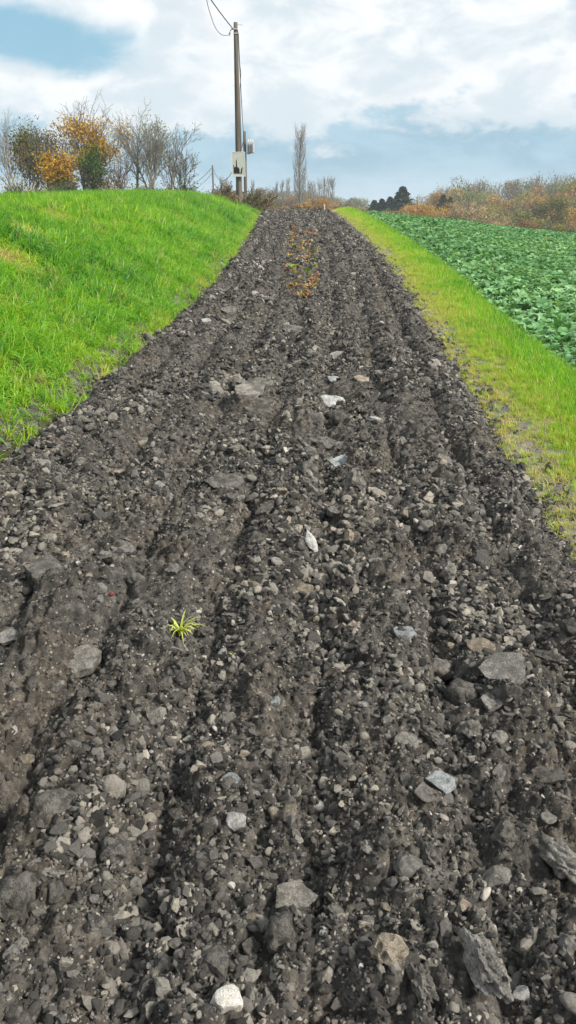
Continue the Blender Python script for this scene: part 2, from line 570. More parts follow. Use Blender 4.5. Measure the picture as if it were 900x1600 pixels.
strip('bank', -8.5, U_L - .02, 60, -.6, 62, 260, M['bank'], -.004)
strip('verge', U_R - .10, U_F + .14, 30, -.6, 60, 400, M['verge'], -.006)
strip('field', U_F + .10, 55, 130, -.6, 70, 160, M['field'], -.03)

# ------------------------------------------------------------------ scatter of uncountable stuff
def proto_collection(name, meshes):
    c = bpy.data.collections.new(name)
    for k, me in enumerate(meshes):
        c.objects.link(bpy.data.objects.new('%s_%02d' % (name, k), me))
    return c


def scatter(name, coll, nproto, pts, rot, scl, tint, label, cat):
    n = len(pts)
    me = bpy.data.meshes.new(name)
    me.vertices.add(n)
    me.vertices.foreach_set('co', np.asarray(pts, np.float32).ravel())
    for an, arr in (('rot', rot), ('scl', scl)):
        a = me.attributes.new(an, 'FLOAT_VECTOR', 'POINT')
        a.data.foreach_set('vector', np.asarray(arr, np.float32).ravel())
    a = me.attributes.new('tint', 'FLOAT', 'POINT'); a.data.foreach_set('value', np.asarray(tint, np.float32))
    a = me.attributes.new('idx', 'INT', 'POINT'); a.data.foreach_set('value', rng.integers(0, nproto, n).astype(np.int32))
    o = link(name, me)
    g = bpy.data.node_groups.new(name + '_nodes', 'GeometryNodeTree')
    g.interface.new_socket('Geometry', in_out='INPUT', socket_type='NodeSocketGeometry')
    g.interface.new_socket('Geometry', in_out='OUTPUT', socket_type='NodeSocketGeometry')
    N, L = g.nodes, g.links
    gi, go = N.new('NodeGroupInput'), N.new('NodeGroupOutput')
    mp = N.new('GeometryNodeMeshToPoints')
    ci = N.new('GeometryNodeCollectionInfo')
    ci.inputs[0].default_value = coll
    ci.inputs['Separate Children'].default_value = True
    ci.inputs['Reset Children'].default_value = True
    ip = N.new('GeometryNodeInstanceOnPoints')
    ip.inputs['Pick Instance'].default_value = True

    def attr(nm, typ):
        q = N.new('GeometryNodeInputNamedAttribute'); q.data_type = typ
        q.inputs[0].default_value = nm
        return q.outputs[0]
    er = N.new('FunctionNodeEulerToRotation')
    L.new(gi.outputs[0], mp.inputs[0])
    L.new(mp.outputs[0], ip.inputs['Points'])
    L.new(ci.outputs[0], ip.inputs['Instance'])
    L.new(attr('idx', 'INT'), ip.inputs['Instance Index'])
    L.new(attr('rot', 'FLOAT_VECTOR'), er.inputs[0])
    L.new(er.outputs[0], ip.inputs['Rotation'])
    L.new(attr('scl', 'FLOAT_VECTOR'), ip.inputs['Scale'])
    L.new(ip.outputs[0], go.inputs[0])
    md = o.modifiers.new('scatter', 'NODES')
    md.node_group = g
    return tag(o, label, cat, kind='stuff')


def in_view(x, y, z, margin=90, side=.9):
    """keep what this camera, or one a step to the side, could see"""
    cp, sp, cy, sy = math.cos(PITCH), math.sin(PITCH), math.cos(YAW), math.sin(YAW)
    fx = x * cy + y * sy; fy = -x * sy + y * cy; dz = z - EYE
    dep = fy * cp - dz * sp
    upv = fy * sp + dz * cp
    dd = np.maximum(dep, .05)
    m = margin + side * FPX / dd
    m = np.minimum(m, margin + 500)
    return (dep > .3) & (np.abs(fx) / dd * FPX < 450 + m) & (np.abs(upv) / dd * FPX < 800 + margin * 2)


def ico(sub):
    bm = bmesh.new()
    bmesh.ops.create_icosphere(bm, subdivisions=sub, radius=1)
    v = np.array([p.co[:] for p in bm.verts]); f = np.array([[q.index for q in p.verts] for p in bm.faces])
    bm.free()
    return v, f


ICO = {k: ico(k) for k in (1, 2, 3, 4)}


def rock(seed, sub=2, planes=7, rough=.10, dims=(1, 1, 1), lo=.45, hi=.95, freq=1.6, fine=.0):
    r = random.Random(seed)
    v, f = ICO[sub]
    v = v.copy()
    for k in range(planes):
        n = Vector((r.gauss(0, 1), r.gauss(0, 1), r.gauss(0, 1))).normalized()
        n = np.array(n); d = r.uniform(lo, hi)
        e = v @ n - d
        v -= np.maximum(0, e)[:, None] * n[None, :] * .96
    off = Vector((r.uniform(-50, 50), r.uniform(-50, 50), r.uniform(-50, 50)))
    for i in range(len(v)):
        p = Vector(v[i])
        q = mnoise.fractal(p * freq + off, 1.0, 2.0, 3)
        if fine:
            q += fine * mnoise.noise(p * 6 + off)
        v[i] *= 1 + rough * q
    v /= np.abs(v).max()
    return v * np.array(dims), f


crumbs = []
for k in range(14):
    kind = k % 3
    dims = [(1, .8, .62), (1, .68, .36), (1, .58, .5)][kind]
    v, f = rock(100 + k, 2 if k < 7 else 1, 6 + kind * 2, [.16, .08, .24][kind], dims, .34, .85)
    me = mesh_np('crumb', v, f, smooth=(k % 5 == 0))
    me.materials.append(M['crumb'])
    crumbs.append(me)
crumb_col = proto_collection('crumb', crumbs)


def crumb_scatter(name, zones, label, cat, tfun, sink):
    P, Rr, S, T = [], [], [], []
    for (y0, y1, per_m2, smin, smax, pw) in zones:
        n = int((y1 - y0) * (U_R - U_L + .1) * per_m2)
        # bias towards the near edge within the zone
        t = rng.random(n)
        y = y0 + (y1 - y0) * t
        u = U_L - .02 + (U_R - U_L + .10) * rng.random(n)
        q = rng.random(n)
        u = np.where(q < .055, U_R + rng.exponential(.12, n) - .02, u)
        u = np.where(q > .97, U_L - rng.exponential(.07, n) + .02, u)
        x = u + cl(y)
        keep = in_view(x, y, ground(x, y), 60, .8)
        x, y = x[keep], y[keep]
        n = len(x)
        s = smin * (1 - rng.random(n) * (1 - (smin / smax) ** pw)) ** (-1 / pw)
        # lumps gather where the soil is coarser
        co = .8 * vnoise(x * 1.7, y * 1.1, 33) + vnoise(x * 4.5, y * 3, 34) * .8
        s = s * np.clip(1 + co * 1.3, .5, 1.8)
        free = np.ones(n, bool)
        for (a_, b_, c_) in taken:
            free &= (x - a_) ** 2 + (y - b_) ** 2 > (c_ * .72) ** 2
        x, y, s, co = x[free], y[free], s[free], co[free]
        n = len(x)
        z = np.maximum(ground(x, y) + soil_h(x, y), np.where(x - cl(y) > U_R - .03, ground(x, y) - .006, -9)) + s * (rng.random(n) * .5 - sink)
        sc = s[:, None] * (0.75 + .5 * rng.random((n, 3)))
        P.append(np.stack([x, y, z], 1)); S.append(sc)
        Rr.append(np.stack([rng.normal(0, .6, n), rng.normal(0, .6, n), rng.random(n) * 6.283], 1))
        tt = tfun(n, x, y)
        T.append(np.where(tt < .75, np.clip(tt * (1 + .45 * co), 0, .85), tt))
    return scatter(name, crumb_col, len(crumbs), np.concatenate(P), np.concatenate(Rr), np.concatenate(S), np.concatenate(T), label, cat)


def tint_crumb(n, x, y):
    t = rng.random(n) ** 1.1 * .80
    pale = rng.random(n)
    far = sstep(3, 8, y)
    t = t * (1 - .12 * far)
    t = np.where(pale > .925 + .04 * far, .78 + .16 * rng.random(n), t)
    t = np.where(pale > .988 + .008 * far, .94 + .06 * rng.random(n), t)
    return t


# ------------------------------------------------------------------ stones and clods that can be told apart
def stone_mesh(kind, seed):
    if kind == 'slab':
        v, f = rock(seed, 4, 0, .10, (1, 1, 1), .55, .9, 1.8, .10)
        r = random.Random(seed)
        a0 = r.uniform(0, 6.28)
        m = r.randint(4, 6)
        for q in range(m):
            a = a0 + q * 6.283 / m + r.uniform(-.35, .35)
            nn = np.array((math.cos(a), math.sin(a), r.uniform(-.25, .1)))
            v -= np.maximum(0, v @ nn - r.uniform(.45, .72))[:, None] * nn[None, :]
        v[:, :2] /= np.abs(v[:, :2]).max()
        v *= 1 + .05 * np.array([mnoise.fractal(Vector(a) * 4 + Vector((seed, 0, 0)), 1.0, 2.0, 4) for a in v])[:, None]
        v = v * np.array((1, .85, 1)); tops = np.array([.20 + .10 * mnoise.fractal(Vector((a[0] * 2.6 + seed, a[1] * 2.6, 0)), .8, 2.0, 5) for a in v]); v[:, 2] = np.clip(v[:, 2], -.26, tops)
        return mesh_np('slab', v, f, True)
    if kind == 'shard':
        v, f = rock(seed, 3, 10, .08, (1, .45, .28), .4, .85, 1.6, .03)
    elif kind == 'clod':
        v, f = rock(seed, 3, 5, .40, (1, .85, .72), .6, .95, 2.1, .22)
    elif kind == 'bar':
        v, f = rock(seed, 4, 3, .55, (1, .42, .36), .6, .95, 2.6, .22)
    else:
        v, f = rock(seed, 3, 10, .12, (1, .8, .68), .45, .9, 1.5, .03)
    return mesh_np(kind, v, f, kind in ('clod', 'bar') and seed % 2 == 0)


MESHES = {}
for kd, n in (('stone', 14), ('clod', 12), ('slab', 8), ('shard', 6), ('bar', 6)):
    for k in range(n):
        for mt in ('clod', 'slab', 'grey', 'tan', 'pale', 'bluish', 'white', 'red'):
            pass
        MESHES[kd, k] = stone_mesh(kd, 300 + 37 * k + len(kd) * 1000)

VIEWS = {}


def stone_obj(kind, k, mat, loc, size, rot, name='stone'):
    key = (kind, k, mat)
    if key not in VIEWS:
        me = MESHES[kind, k].copy()
        me.materials.clear(); me.materials.append(M[mat])
        VIEWS[key] = me
    o = bpy.data.objects.new(name, VIEWS[key])
    COL.objects.link(o)
    o.location = loc; o.rotation_euler = rot; o.scale = size
    return o


def surf(x, y):
    xa = np.array([x]); ya = np.array([y])
    return float(ground(xa, ya)[0] + soil_h(xa, ya, False)[0]) + .008


taken = []


def feature(px, py, wpx, hpx, kind, mat, label, name='stone', yaw=None, tilt=(0, 0), k=None, lift=.0):
    """a stone seen at this pixel with this width and height in photo pixels, lying on the soil"""
    p, dep = on_ground(px, py + hpx * .1, .03)
    w = wpx * dep / FPX * 1.12
    h = hpx * dep / FPX * 1.12
    el = math.asin(min(1, (EYE - p.z) / (p - Vector((0, 0, EYE))).length))
    if k is None:
        k = (int(px) * 7 + int(py)) % {'stone': 14, 'clod': 12, 'slab': 8, 'shard': 6, 'bar': 6}[kind]
    if yaw is None:
        yaw = random.uniform(-.35, .35)
    if kind == 'slab':
        sx = w * .56; sy = max(.35 * sx, h * .56 / max(.25, math.sin(el)) / .8); sy = min(sy, 1.05 * sx); sz = .5 * (sx + sy) * .62
        sink = .05 * sx
    elif kind == 'bar':
        sx = max(w, h / max(.5, math.sin(el + .3))) * .55; sy = sx * 1.0; sz = sx
        sink = .05 * sx
    elif kind == 'shard':
        sx = max(w, h) * .58; sy = sx; sz = sx
        sink = -.1 * sx
    else:
        sx = w * .56; sz = max(.5 * sx, h * .52 / math.cos(el * .6) / .75); sz = min(sz, 1.4 * sx); sy = .5 * (sx + sz)
        sink = .10 * sz
    z = surf(p.x, p.y)
    o = stone_obj(kind, k, mat, (p.x, p.y, z + .40 * sz - sink + lift), (sx, sy, sz), (tilt[0], tilt[1], yaw), name)
    tag(o, label, {'clod': 'clod', 'slab': 'slab'}.get(name, 'stone'), 'stones and clods lying on the tilled track')
    taken.append((p.x, p.y, max(sx, sy)))
    return o


FEATURES = [
    (125, 1030, 66, 68, 'slab', 'slab', 'large flat grey-brown slab left of the bright grass tuft', 'slab', .3, (.12, -.08)),
    (790, 1072, 72, 52, 'slab', 'grey', 'pale grey cracked slab on the right-hand ridge, upper piece', 'slab', .1, (.18, -.15)),
    (768, 1108, 40, 28, 'slab', 'grey', 'small grey slab piece broken off below the cracked slab', 'slab', .4, (.15, -.1)),
    (749, 1018, 48, 30, 'stone', 'tan', 'tan crumbly stone just above the cracked grey slab', 'stone', 0, (0, 0)),
    (718, 1082, 40, 56, 'clod', 'clod', 'rounded brown clod left of the cracked grey slab', 'clod', 0, (0, 0)),
    (686, 1036, 40, 46, 'clod', 'slab', 'grey-brown lump left of the tan crumbly stone', 'clod', .5, (0, 0)),
    (485, 862, 24, 42, 'shard', 'pale', 'pale upright shard standing in the central furrow', 'stone', .4, (.6, 1.0)),
    (537, 726, 38, 30, 'slab', 'bluish', 'pale blue-grey tilted slab by the pile of dark lumps', 'slab', -.3, (.45, .25)),
    (517, 632, 42, 15, 'slab', 'pale', 'long whitish slab at the top of the dark lump pile', 'slab', -.35, (.2, .15)),
    (392, 634, 44, 14, 'slab', 'slab', 'long grey slab lying in front of a dark tilted one', 'slab', -.2, (.2, .1)),
    (405, 610, 46, 15, 'slab', 'clod', 'dark tilted crust slab behind the long grey slab', 'slab', -.3, (.3, .15)),
    (355, 766, 52, 26, 'slab', 'clod', 'big dark crust slab left of the central furrow', 'slab', -.25, (.2, .2)),
    (515, 694, 56, 30, 'clod', 'clod', 'wide dark lump in the middle of the lump pile', 'clod', .2, (0, .2)),
    (492, 664, 26, 36, 'clod', 'clod', 'left of two dark upright lumps below the whitish slab', 'clod', 1.2, (0, 0)),
    (530, 660, 26, 36, 'clod', 'clod', 'right of two dark upright lumps below the whitish slab', 'clod', .9, (0, 0)),
    (553, 770, 42, 46, 'clod', 'clod', 'big dark clod below the blue-grey tilted slab', 'clod', .7, (0, 0)),
    (480, 748, 32, 26, 'clod', 'clod', 'dark clod to the left of the blue-grey tilted slab', 'clod', .1, (0, 0)),
    (355, 1582, 42, 56, 'stone', 'white', 'bright white angular stone at the bottom edge of the photo', 'stone', .2, (.1, .1)),
    (812, 1552, 28, 30, 'stone', 'pale', 'pale rounded stone right of the long crusted clod', 'stone', .2, (0, 0)),
    (370, 1298, 30, 28, 'stone', 'pale', 'blocky pale stone above the small white pebble', 'stone', .2, (0, 0)),
    (361, 1393, 12, 19, 'stone', 'white', 'small bright white pebble below the blocky pale stone', 'stone', 1.3, (0, 0)),
    (475, 928, 24, 22, 'stone', 'tan', 'tan stone in the central furrow below the pale upright shard', 'stone', .2, (0, 0)),
    (634, 1002, 34, 22, 'slab', 'bluish', 'blue-grey flat stone on the ridge right of the central furrow', 'stone', .2, (.2, .1)),
    (635, 1173, 36, 30, 'stone', 'grey', 'light grey rounded stone on the ridge right of the furrow', 'stone', .4, (0, 0)),
    (684, 1240, 46, 26, 'stone', 'bluish', 'blue-white pointed stone on the right-hand ridge', 'stone', -.4, (0, .1)),
    (776, 1378, 48, 36, 'stone', 'grey', 'grey wedge-shaped stone low on the right', 'stone', .5, (0, -.2)),
    (748, 1535, 46, 110, 'bar', 'grey', 'long crusted clod pointing at the camera, bottom right', 'clod', 1.95, (0, .1)),
    (655, 1560, 34, 80, 'bar', 'slab', 'narrow brown crust ridge left of the long crusted clod', 'clod', 1.85, (0, .1)),
    (95, 1282, 60, 46, 'stone', 'clod', 'dark rounded rock in the lower left', 'stone', .3, (0, 0)),
    (130, 1262, 32, 28, 'clod', 'clod', 'dark lump leaning on the dark rounded rock', 'clod', .3, (0, 0)),
    (180, 1333, 66, 52, 'clod', 'clod', 'dark speckled clod right of the dark rounded rock', 'clod', .1, (0, 0)),
    (455, 1411, 68, 36, 'slab', 'slab', 'flat grey stone just left of the furrow near the bottom', 'slab', .1, (.15, 0)),
    (72, 903, 66, 42, 'slab', 'slab', 'wide flat soil-coloured slab near the left edge', 'slab', .5, (.1, -.1)),
    (193, 865, 30, 24, 'slab', 'grey', 'light grey flat stone right of the wide left slab', 'slab', .5, (.2, -.1)),
    (6, 1056, 16, 12, 'stone', 'white', 'white pebble at the left edge of the photo', 'stone', 0, (0, 0)),
    (18, 1000, 36, 28, 'slab', 'grey', 'grey-brown flat stone at the left edge', 'slab', .3, (.1, -.1)),
    (32, 1428, 64, 66, 'clod', 'clod', 'largest rough clod near the lower left edge', 'clod', .3, (0, 0)),
    (90, 1420, 36, 36, 'clod', 'clod', 'round dark clod right of the largest rough clod', 'clod', .9, (0, 0)),
    (85, 1394, 36, 11, 'bar', 'grey', 'thin grey sliver above the round dark clod', 'stone', .1, (0, 0)),
    (18, 1375, 36, 22, 'stone', 'clod', 'dark angular stone at the left edge above the largest clod', 'stone', .4, (0, -.2)),
    (390, 1480, 30, 40, 'stone', 'clod', 'dark angular stone left of the furrow near the bottom', 'stone', .9, (0, 0)),
    (341, 1526, 40, 50, 'stone', 'clod', 'dark brown stone above the white stone', 'stone', 2.2, (0, 0)),
    (440, 1476, 52, 62, 'clod', 'clod', 'brown clod below the flat grey stone', 'clod', .6, (0, 0)),
    (885, 1492, 40, 56, 'clod', 'grey', 'pale cracked clod at the right edge', 'clod', .4, (0, 0)),
    (868, 1352, 40, 95, 'bar', 'slab', 'long crust clod at the right edge', 'clod', 2.05, (0, .1)),
    (858, 1216, 46, 20, 'slab', 'clod', 'dark purple-grey flat stone near the right edge', 'stone', .2, (.1, 0)),
    (662, 1262, 30, 58, 'slab', 'slab', 'upright brown plate beside the blue-white stone', 'slab', .9, (.5, 0)),
    (666, 1365, 32, 60, 'bar', 'slab', 'brown upright crust piece on the right-hand ridge', 'clod', 1.9, (0, .1)),
    (555, 988, 26, 38, 'clod', 'tan', 'tan lump on the ridge right of the central furrow', 'clod', .9, (0, 0)),
    (545, 850, 20, 28, 'clod', 'tan', 'tan clod right of the pale upright shard', 'clod', .9, (0, 0)),
    (428, 1118, 18, 16, 'stone', 'bluish', 'small blue-white stone left of the central furrow', 'stone', .9, (0, 0)),
    (452, 1282, 24, 22, 'stone', 'tan', 'pinkish tan stone in the furrow', 'stone', .1, (0, 0)),
    (428, 1274, 24, 20, 'stone', 'tan', 'orange tan stone beside the pinkish one', 'stone', .6, (0, 0)),
    (393, 1445, 18, 16, 'stone', 'tan', 'yellowish pebble above the dark angular stone', 'stone', .6, (0, 0)),
    (605, 1530, 54, 36, 'clod', 'tan', 'pale brown crust clod left of the narrow ridge', 'clod', .3, (0, 0)),
    (635, 1392, 40, 32, 'stone', 'grey', 'grey stone in the lower right middle', 'stone', .3, (0, 0)),
    (785, 1330, 44, 34, 'clod', 'slab', 'grey-brown clod above the grey wedge stone', 'clod', .3, (0, 0)),
    (735, 1150, 34, 60, 'clod', 'slab', 'tall brown clod below the rounded brown clod', 'clod', .3, (0, 0)),
    (670, 1160, 30, 40, 'bar', 'slab', 'brown bar-shaped clod beside the light grey rounded stone', 'clod', 2.2, (0, 0)),
    (850, 1040, 60, 22, 'bar', 'clod', 'dark stick-like crust piece near the right edge', 'clod', -.5, (0, 0)),
    (885, 1120, 40, 24, 'bar', 'clod', 'dark crust piece at the right edge', 'clod', -.5, (0, 0)),
    (475, 1090, 50, 20, 'bar', 'clod', 'dark long clod crossing the central furrow', 'clod', .3, (0, 0)),
    (490, 1165, 46, 24, 'bar', 'clod', 'brown long clod in the furrow below the dark one', 'clod', -.4, (0, 0)),
    (175, 937, 7, 7, 'stone', 'red', 'tiny red brick fragment left of the grass tuft', 'stone', .4, (0, 0)),
    (157, 937, 20, 24, 'stone', 'grey', 'grey stone beside the tiny red fragment', 'stone', .4, (0, 0)),
    (157, 956, 16, 14, 'stone', 'grey', 'small pale grey stone below the tiny red fragment', 'stone', 1.4, (0, 0)),
    (460, 520, 38, 12, 'slab', 'clod', 'flat dark crust slab below the weedy strip', 'slab', .0, (.25, .1)),
    (525, 595, 22, 16, 'slab', 'bluish', 'blue-grey flat stone above the whitish slab', 'slab', .0, (.25, .1)),
    (566, 596, 22, 16, 'slab', 'tan', 'tan flat stone right of the blue-grey flat stone', 'slab', .2, (.3, .1)),
    (584, 666, 24, 12, 'bar', 'pale', 'whitish elongated stone right of the dark lumps', 'stone', -.3, (0, 0)),
    (530, 556, 26, 10, 'slab', 'grey', 'pale flat stone in the central furrow, far up the track', 'slab', .0, (.3, .0)),
    (596, 580, 20, 10, 'slab', 'slab', 'flat stone near the right side of the track, far up', 'slab', .0, (.2, .0)),
    (360, 490, 26, 12, 'slab', 'slab', 'flat brown slab on the left side, far up the track', 'slab', .3, (.2, .0)),
    (323, 514, 20, 8, 'slab', 'pale', 'whitish flat stone on the left side, far up the track', 'slab', .2, (.2, .0)),
    (740, 762, 24, 20, 'slab', 'grey', 'grey flat stone near the right verge', 'slab', -.4, (.3, .2)),
    (190, 740, 22, 16, 'stone', 'tan', 'pinkish tan stone on the left side of the track', 'stone', .2, (0, 0)),
    (228, 691, 28, 16, 'slab', 'tan', 'tan flat slab on the left side of the track', 'slab', .2, (.2, 0)),
    (28, 703, 11, 14, 'stone', 'bluish', 'bluish stone at the foot of the grass bank', 'stone', .2, (0, 0)),
    (700, 905, 30, 36, 'clod', 'slab', 'grey-brown clod high on the right-hand ridge', 'clod', .2, (0, 0)),
    (665, 825, 28, 20, 'clod', 'grey', 'light grey clod on the ridge near the verge side', 'clod', .2, (0, 0)),
    (800, 885, 26, 34, 'slab', 'slab', 'brown slab near the pale margin of the right verge', 'slab', .9, (.2, .2)),
    (455, 1040, 26, 20, 'clod', 'slab', 'brown lump left of the central furrow', 'clod', .2, (0, 0)),
    (440, 1215, 24, 36, 'clod', 'clod', 'dark clod above the orange tan stone', 'clod', .2, (0, 0)),
    (360, 1240, 24, 18, 'stone', 'bluish', 'blue-grey stone above the blocky pale stone', 'stone', -.5, (0, 0)),
]
for ft in FEATURES:
    px, py, w, h, kd, mt, lab, nm, yw, tl = ft
    feature(px, py, w, h, kd, mt, lab, nm, yw, tl)

# further stones and clods, each its own object
KINDS = [('clod', 'clod', 'clod', 'dark rough clod, middling in size, among the crumbs of the tilled track'),
         ('stone', 'clod', 'stone', 'dark angular stone among the crumbs of the tilled track'),
         ('stone', 'grey', 'stone', 'grey angular stone among the crumbs of the tilled track'),
         ('slab', 'slab', 'slab', 'small flat brown slab among the crumbs of the tilled track'),
         ('stone', 'tan', 'stone', 'small tan stone among the crumbs of the tilled track'),
         ('stone', 'pale', 'stone', 'small pale stone among the crumbs of the tilled track'),
         ('bar', 'slab', 'clod', 'narrow crust clod among the crumbs of the tilled track'),
         ('clod', 'slab', 'clod', 'grey-brown clod among the crumbs of the tilled track')]
WTS = [.24, .12, .16, .13, .09, .07, .07, .12]
made, tries = 0, 0
while made < 215 and tries < 6000:
    tries += 1
    # even in the picture: sample a photo row and column
    py = 430 + 1150 * random.random() ** .75
    px = random.uniform(8, 892)
    p, dep = on_ground(px, py, .02)
    u = p.x - float(cl(p.y))
    if not (U_L + .25 < u < U_R - .2) or p.y > 24:
        continue
    kd, mt, nm, lab = random.choices(KINDS, WTS)[0]
    wpx = random.uniform(13, 30) * (1.0 if py > 700 else .75) * {'clod': 1.2, 'slab': 1.25, 'bar': 1.5, 'stone': 1.0}[kd]
    if mt == 'pale':
        wpx *= .62
    s = wpx * dep / FPX * .55
    if any((p.x - a) ** 2 + (p.y - b) ** 2 < (s + c) ** 2 * .9 for a, b, c in taken):
        continue
    k = random.randrange({'stone': 14, 'clod': 12, 'slab': 8, 'bar': 6}[kd])
    o = stone_obj(kd, k, mt, (p.x, p.y, surf(p.x, p.y) + s * .30), (s, s * random.uniform(.7, 1.1), s * random.uniform(.7, 1.05)),
                  (random.gauss(0, .25), random.gauss(0, .25), random.uniform(0, 6.28)), nm)
    where = ('left side' if px < 300 else 'middle' if px < 600 else 'right side') + ' of the photo, ' + ('near the bottom edge' if py > 1370 else 'low down' if py > 1130 else 'halfway up' if py > 860 else 'in the upper half' if py > 600 else 'far up the track')
    tag(o, lab.split(' among')[0].replace(', middling in size,', '') + ' among the crumbs, ' + where, {'clod': 'clod', 'slab': 'slab'}.get(nm, 'stone'), 'stones and clods lying on the tilled track')
    taken.append((p.x, p.y, s))
    made += 1


# s is the half size of a lump in metres
crumb_scatter('soil_crumbs', [
    (.75, 1.8, 14500, .0034, .022, 1.75), (1.8, 3.0, 9500, .0044, .027, 1.75), (3.0, 5.0, 5200, .006, .033, 1.8),
    (5, 9, 2700, .008, .038, 1.9), (9, 16, 1300, .011, .045, 2.0), (16, 28, 600, .016, .055, 2.1), (28, 46, 260, .025, .065, 2.2)],
    'loose dark crumbs and small stones covering the tilled track', 'soil', tint_crumb, .15)
crumb_scatter('soil_clods', [
    (.75, 1.8, 300, .014, .034, 2.2), (1.8, 3.0, 190, .018, .042, 2.2), (3.0, 5.0, 90, .024, .054, 2.2),
    (5, 9, 34, .034, .072, 2.2), (9, 16, 14, .046, .09, 2.2), (16, 40, 7, .06, .11, 2.2)],
    'broken angular clods strewn over the tilled track', 'clod', lambda n, x, y: np.clip(.18 + .62 * rng.random(n) ** 1.4, 0, .9), .30)


# ------------------------------------------------------------------ grass
def blade(r, length, width, lean, az, segs=4, base=(0, 0)):
    """one curved tapering blade as a strip"""
    ca, sa = math.cos(az), math.sin(az)
    pts = []
    ang = r.uniform(.0, .25) * lean
    x = z = 0.0
    vv = []
    for k in range(segs + 1):
        t = k / segs
        w = width * (1 - t ** 1.6) * .5 + .0004
        cx, cy = base[0] + x * ca, base[1] + x * sa
        vv.append((cx - sa * w, cy + ca * w, z)); vv.append((cx + sa * w, cy - ca * w, z))
        ang += lean / segs * (0.6 + t * 1.1)
        x += math.sin(ang) * length / segs; z += math.cos(ang) * length / segs
    ff = [(2 * k, 2 * k + 1, 2 * k + 3, 2 * k + 2) for k in range(segs)]
    return np.array(vv), np.array(ff)


def tuft(seed, n, lmin, lmax, width, spread, lean0, lean1, bias=0.0, segs=4):
    r = random.Random(seed)
    parts = []
    for _ in range(n):
        a = r.uniform(0, 6.283)
        d = spread * math.sqrt(r.random())
        b = (math.cos(a) * d, math.sin(a) * d)
        az = a + r.gauss(0, .7) if r.random() > bias else r.gauss(0, .6)
        parts.append(blade(r, r.uniform(lmin, lmax), width * r.uniform(.7, 1.3), r.uniform(lean0, lean1), az, segs, b))
    v, f = join_parts(parts)
    me = mesh_np('tuft', v, f, True)
    me.materials.append(M['grass'])
    return me


long_tufts = [tuft(500 + k, 18, .11, .32, .0115, .05, .6, 2.4, .5) for k in range(9)]
short_tufts = [tuft(540 + k, 26, .05, .13, .006, .07, .2, 1.6, .1, 3) for k in range(8)]
long_col = proto_collection('long_tuft', long_tufts)
short_col = proto_collection('short_tuft', short_tufts)


def bank_grass():
    P, Rr, S, T = [], [], [], []
    for (y0, y1, per, sc0) in ((2.5, 9, 250, .95), (9, 16, 210, 1.0), (16, 28, 140, 1.15), (28, 48, 90, 1.25), (48, 62, 40, 1.4)):
        n = int((y1 - y0) * 5.9 * per)
        y = y0 + (y1 - y0) * rng.random(n)
        u = U_L + .12 - 6.0 * rng.random(n)
        # ragged foot of the bank
        u = u + np.where(u > U_L - .5, .10 * fbm(u * 0 + y * 1.3, y * .7, 25, 3), 0)
        x = u + cl(y)
        z = ground(x, y)
        v = (U_L - u)
        keep = in_view(x, y, z, 60, 1.0) & ((v > .03 + .14 * vnoise(y * 2.2, y * .3, 8) + .16 * vnoise(y * 6, y * .3, 9)) | (rng.random(n) < .25))
        # worn gaps
        bare = fbm(x * .9, y * .9, 77, 3)
        keep &= (bare < .72) | (rng.random(n) < .4)
        x, y, z, u, v = x[keep], y[keep], z[keep], u[keep], v[keep]
        n = len(x)
        lush = fbm(x * .8, y * .55, 78, 3) + .9 * vnoise(x * 3.2, y * 2.2, 76)
        s = sc0 * (.62 + .5 * rng.random(n)) * (1 + .45 * lush) * (.62 + .38 * sstep(0, .7, v))
        s *= 1 - .25 * sstep(2.2, 3.4, v)
        tn = .34 + .14 * fbm(x * .5, y * .4, 79, 3) + .16 * vnoise(x * 2.6, y * 1.7, 75) + rng.normal(0, .10, n)
        tn = tn - .14 * np.clip(lush, 0, 1)
        tn = np.where(rng.random(n) < .035, .88, tn)
        tn += .16 * sstep(.4, 0, v)
        dead = fbm(x * 1.1 + 9, y * .8, 80, 3)
        dm = sstep(.42, .62, dead) * sstep(1.2, 2.2, v)
        # the straw-coloured patches high on the bank
        dm = dm * sstep(-.25, .25, fbm(x * 3.5, y * 2.0, 74, 3))
        for (qx, qy, rr) in DEADP:
            dm = np.maximum(dm, 1.15 * np.exp(-(((x - qx) / rr) ** 2 + ((y - qy) / (rr * 1.6)) ** 2) ** 1.5))
        dm = np.clip(dm * (1 + 1.1 * fbm(x * 4, y * 2.4, 73, 3)), 0, 1)
        tn = tn + dm * .58
        P.append(np.stack([x, y, z - .005], 1)); S.append(np.stack([s, s, s * (1 - .35 * dm)], 1))
        # blades fall down the slope (towards the track)
        yawr = rng.normal(0, 1.0, n) - .25
        Rr.append(np.stack([rng.normal(0, .15, n), .30 * sstep(3.2, 1.2, v) + rng.normal(0, .15, n), yawr], 1))
        T.append(np.clip(tn, 0, 1))
    return scatter('bank_grass', long_col, len(long_tufts), np.concatenate(P), np.concatenate(Rr), np.concatenate(S), np.concatenate(T),
                   'lush bright green grass covering the sloping bank left of the track', 'grass')


DEADP = []
for (qx, qy, rr) in ((8, 388, .30), (42, 356, .26), (85, 330, .28), (225, 340, .2)):
    p, _ = on_ground(qx, qy, .12)
    DEADP.append((p.x, p.y, rr))
bank_grass()


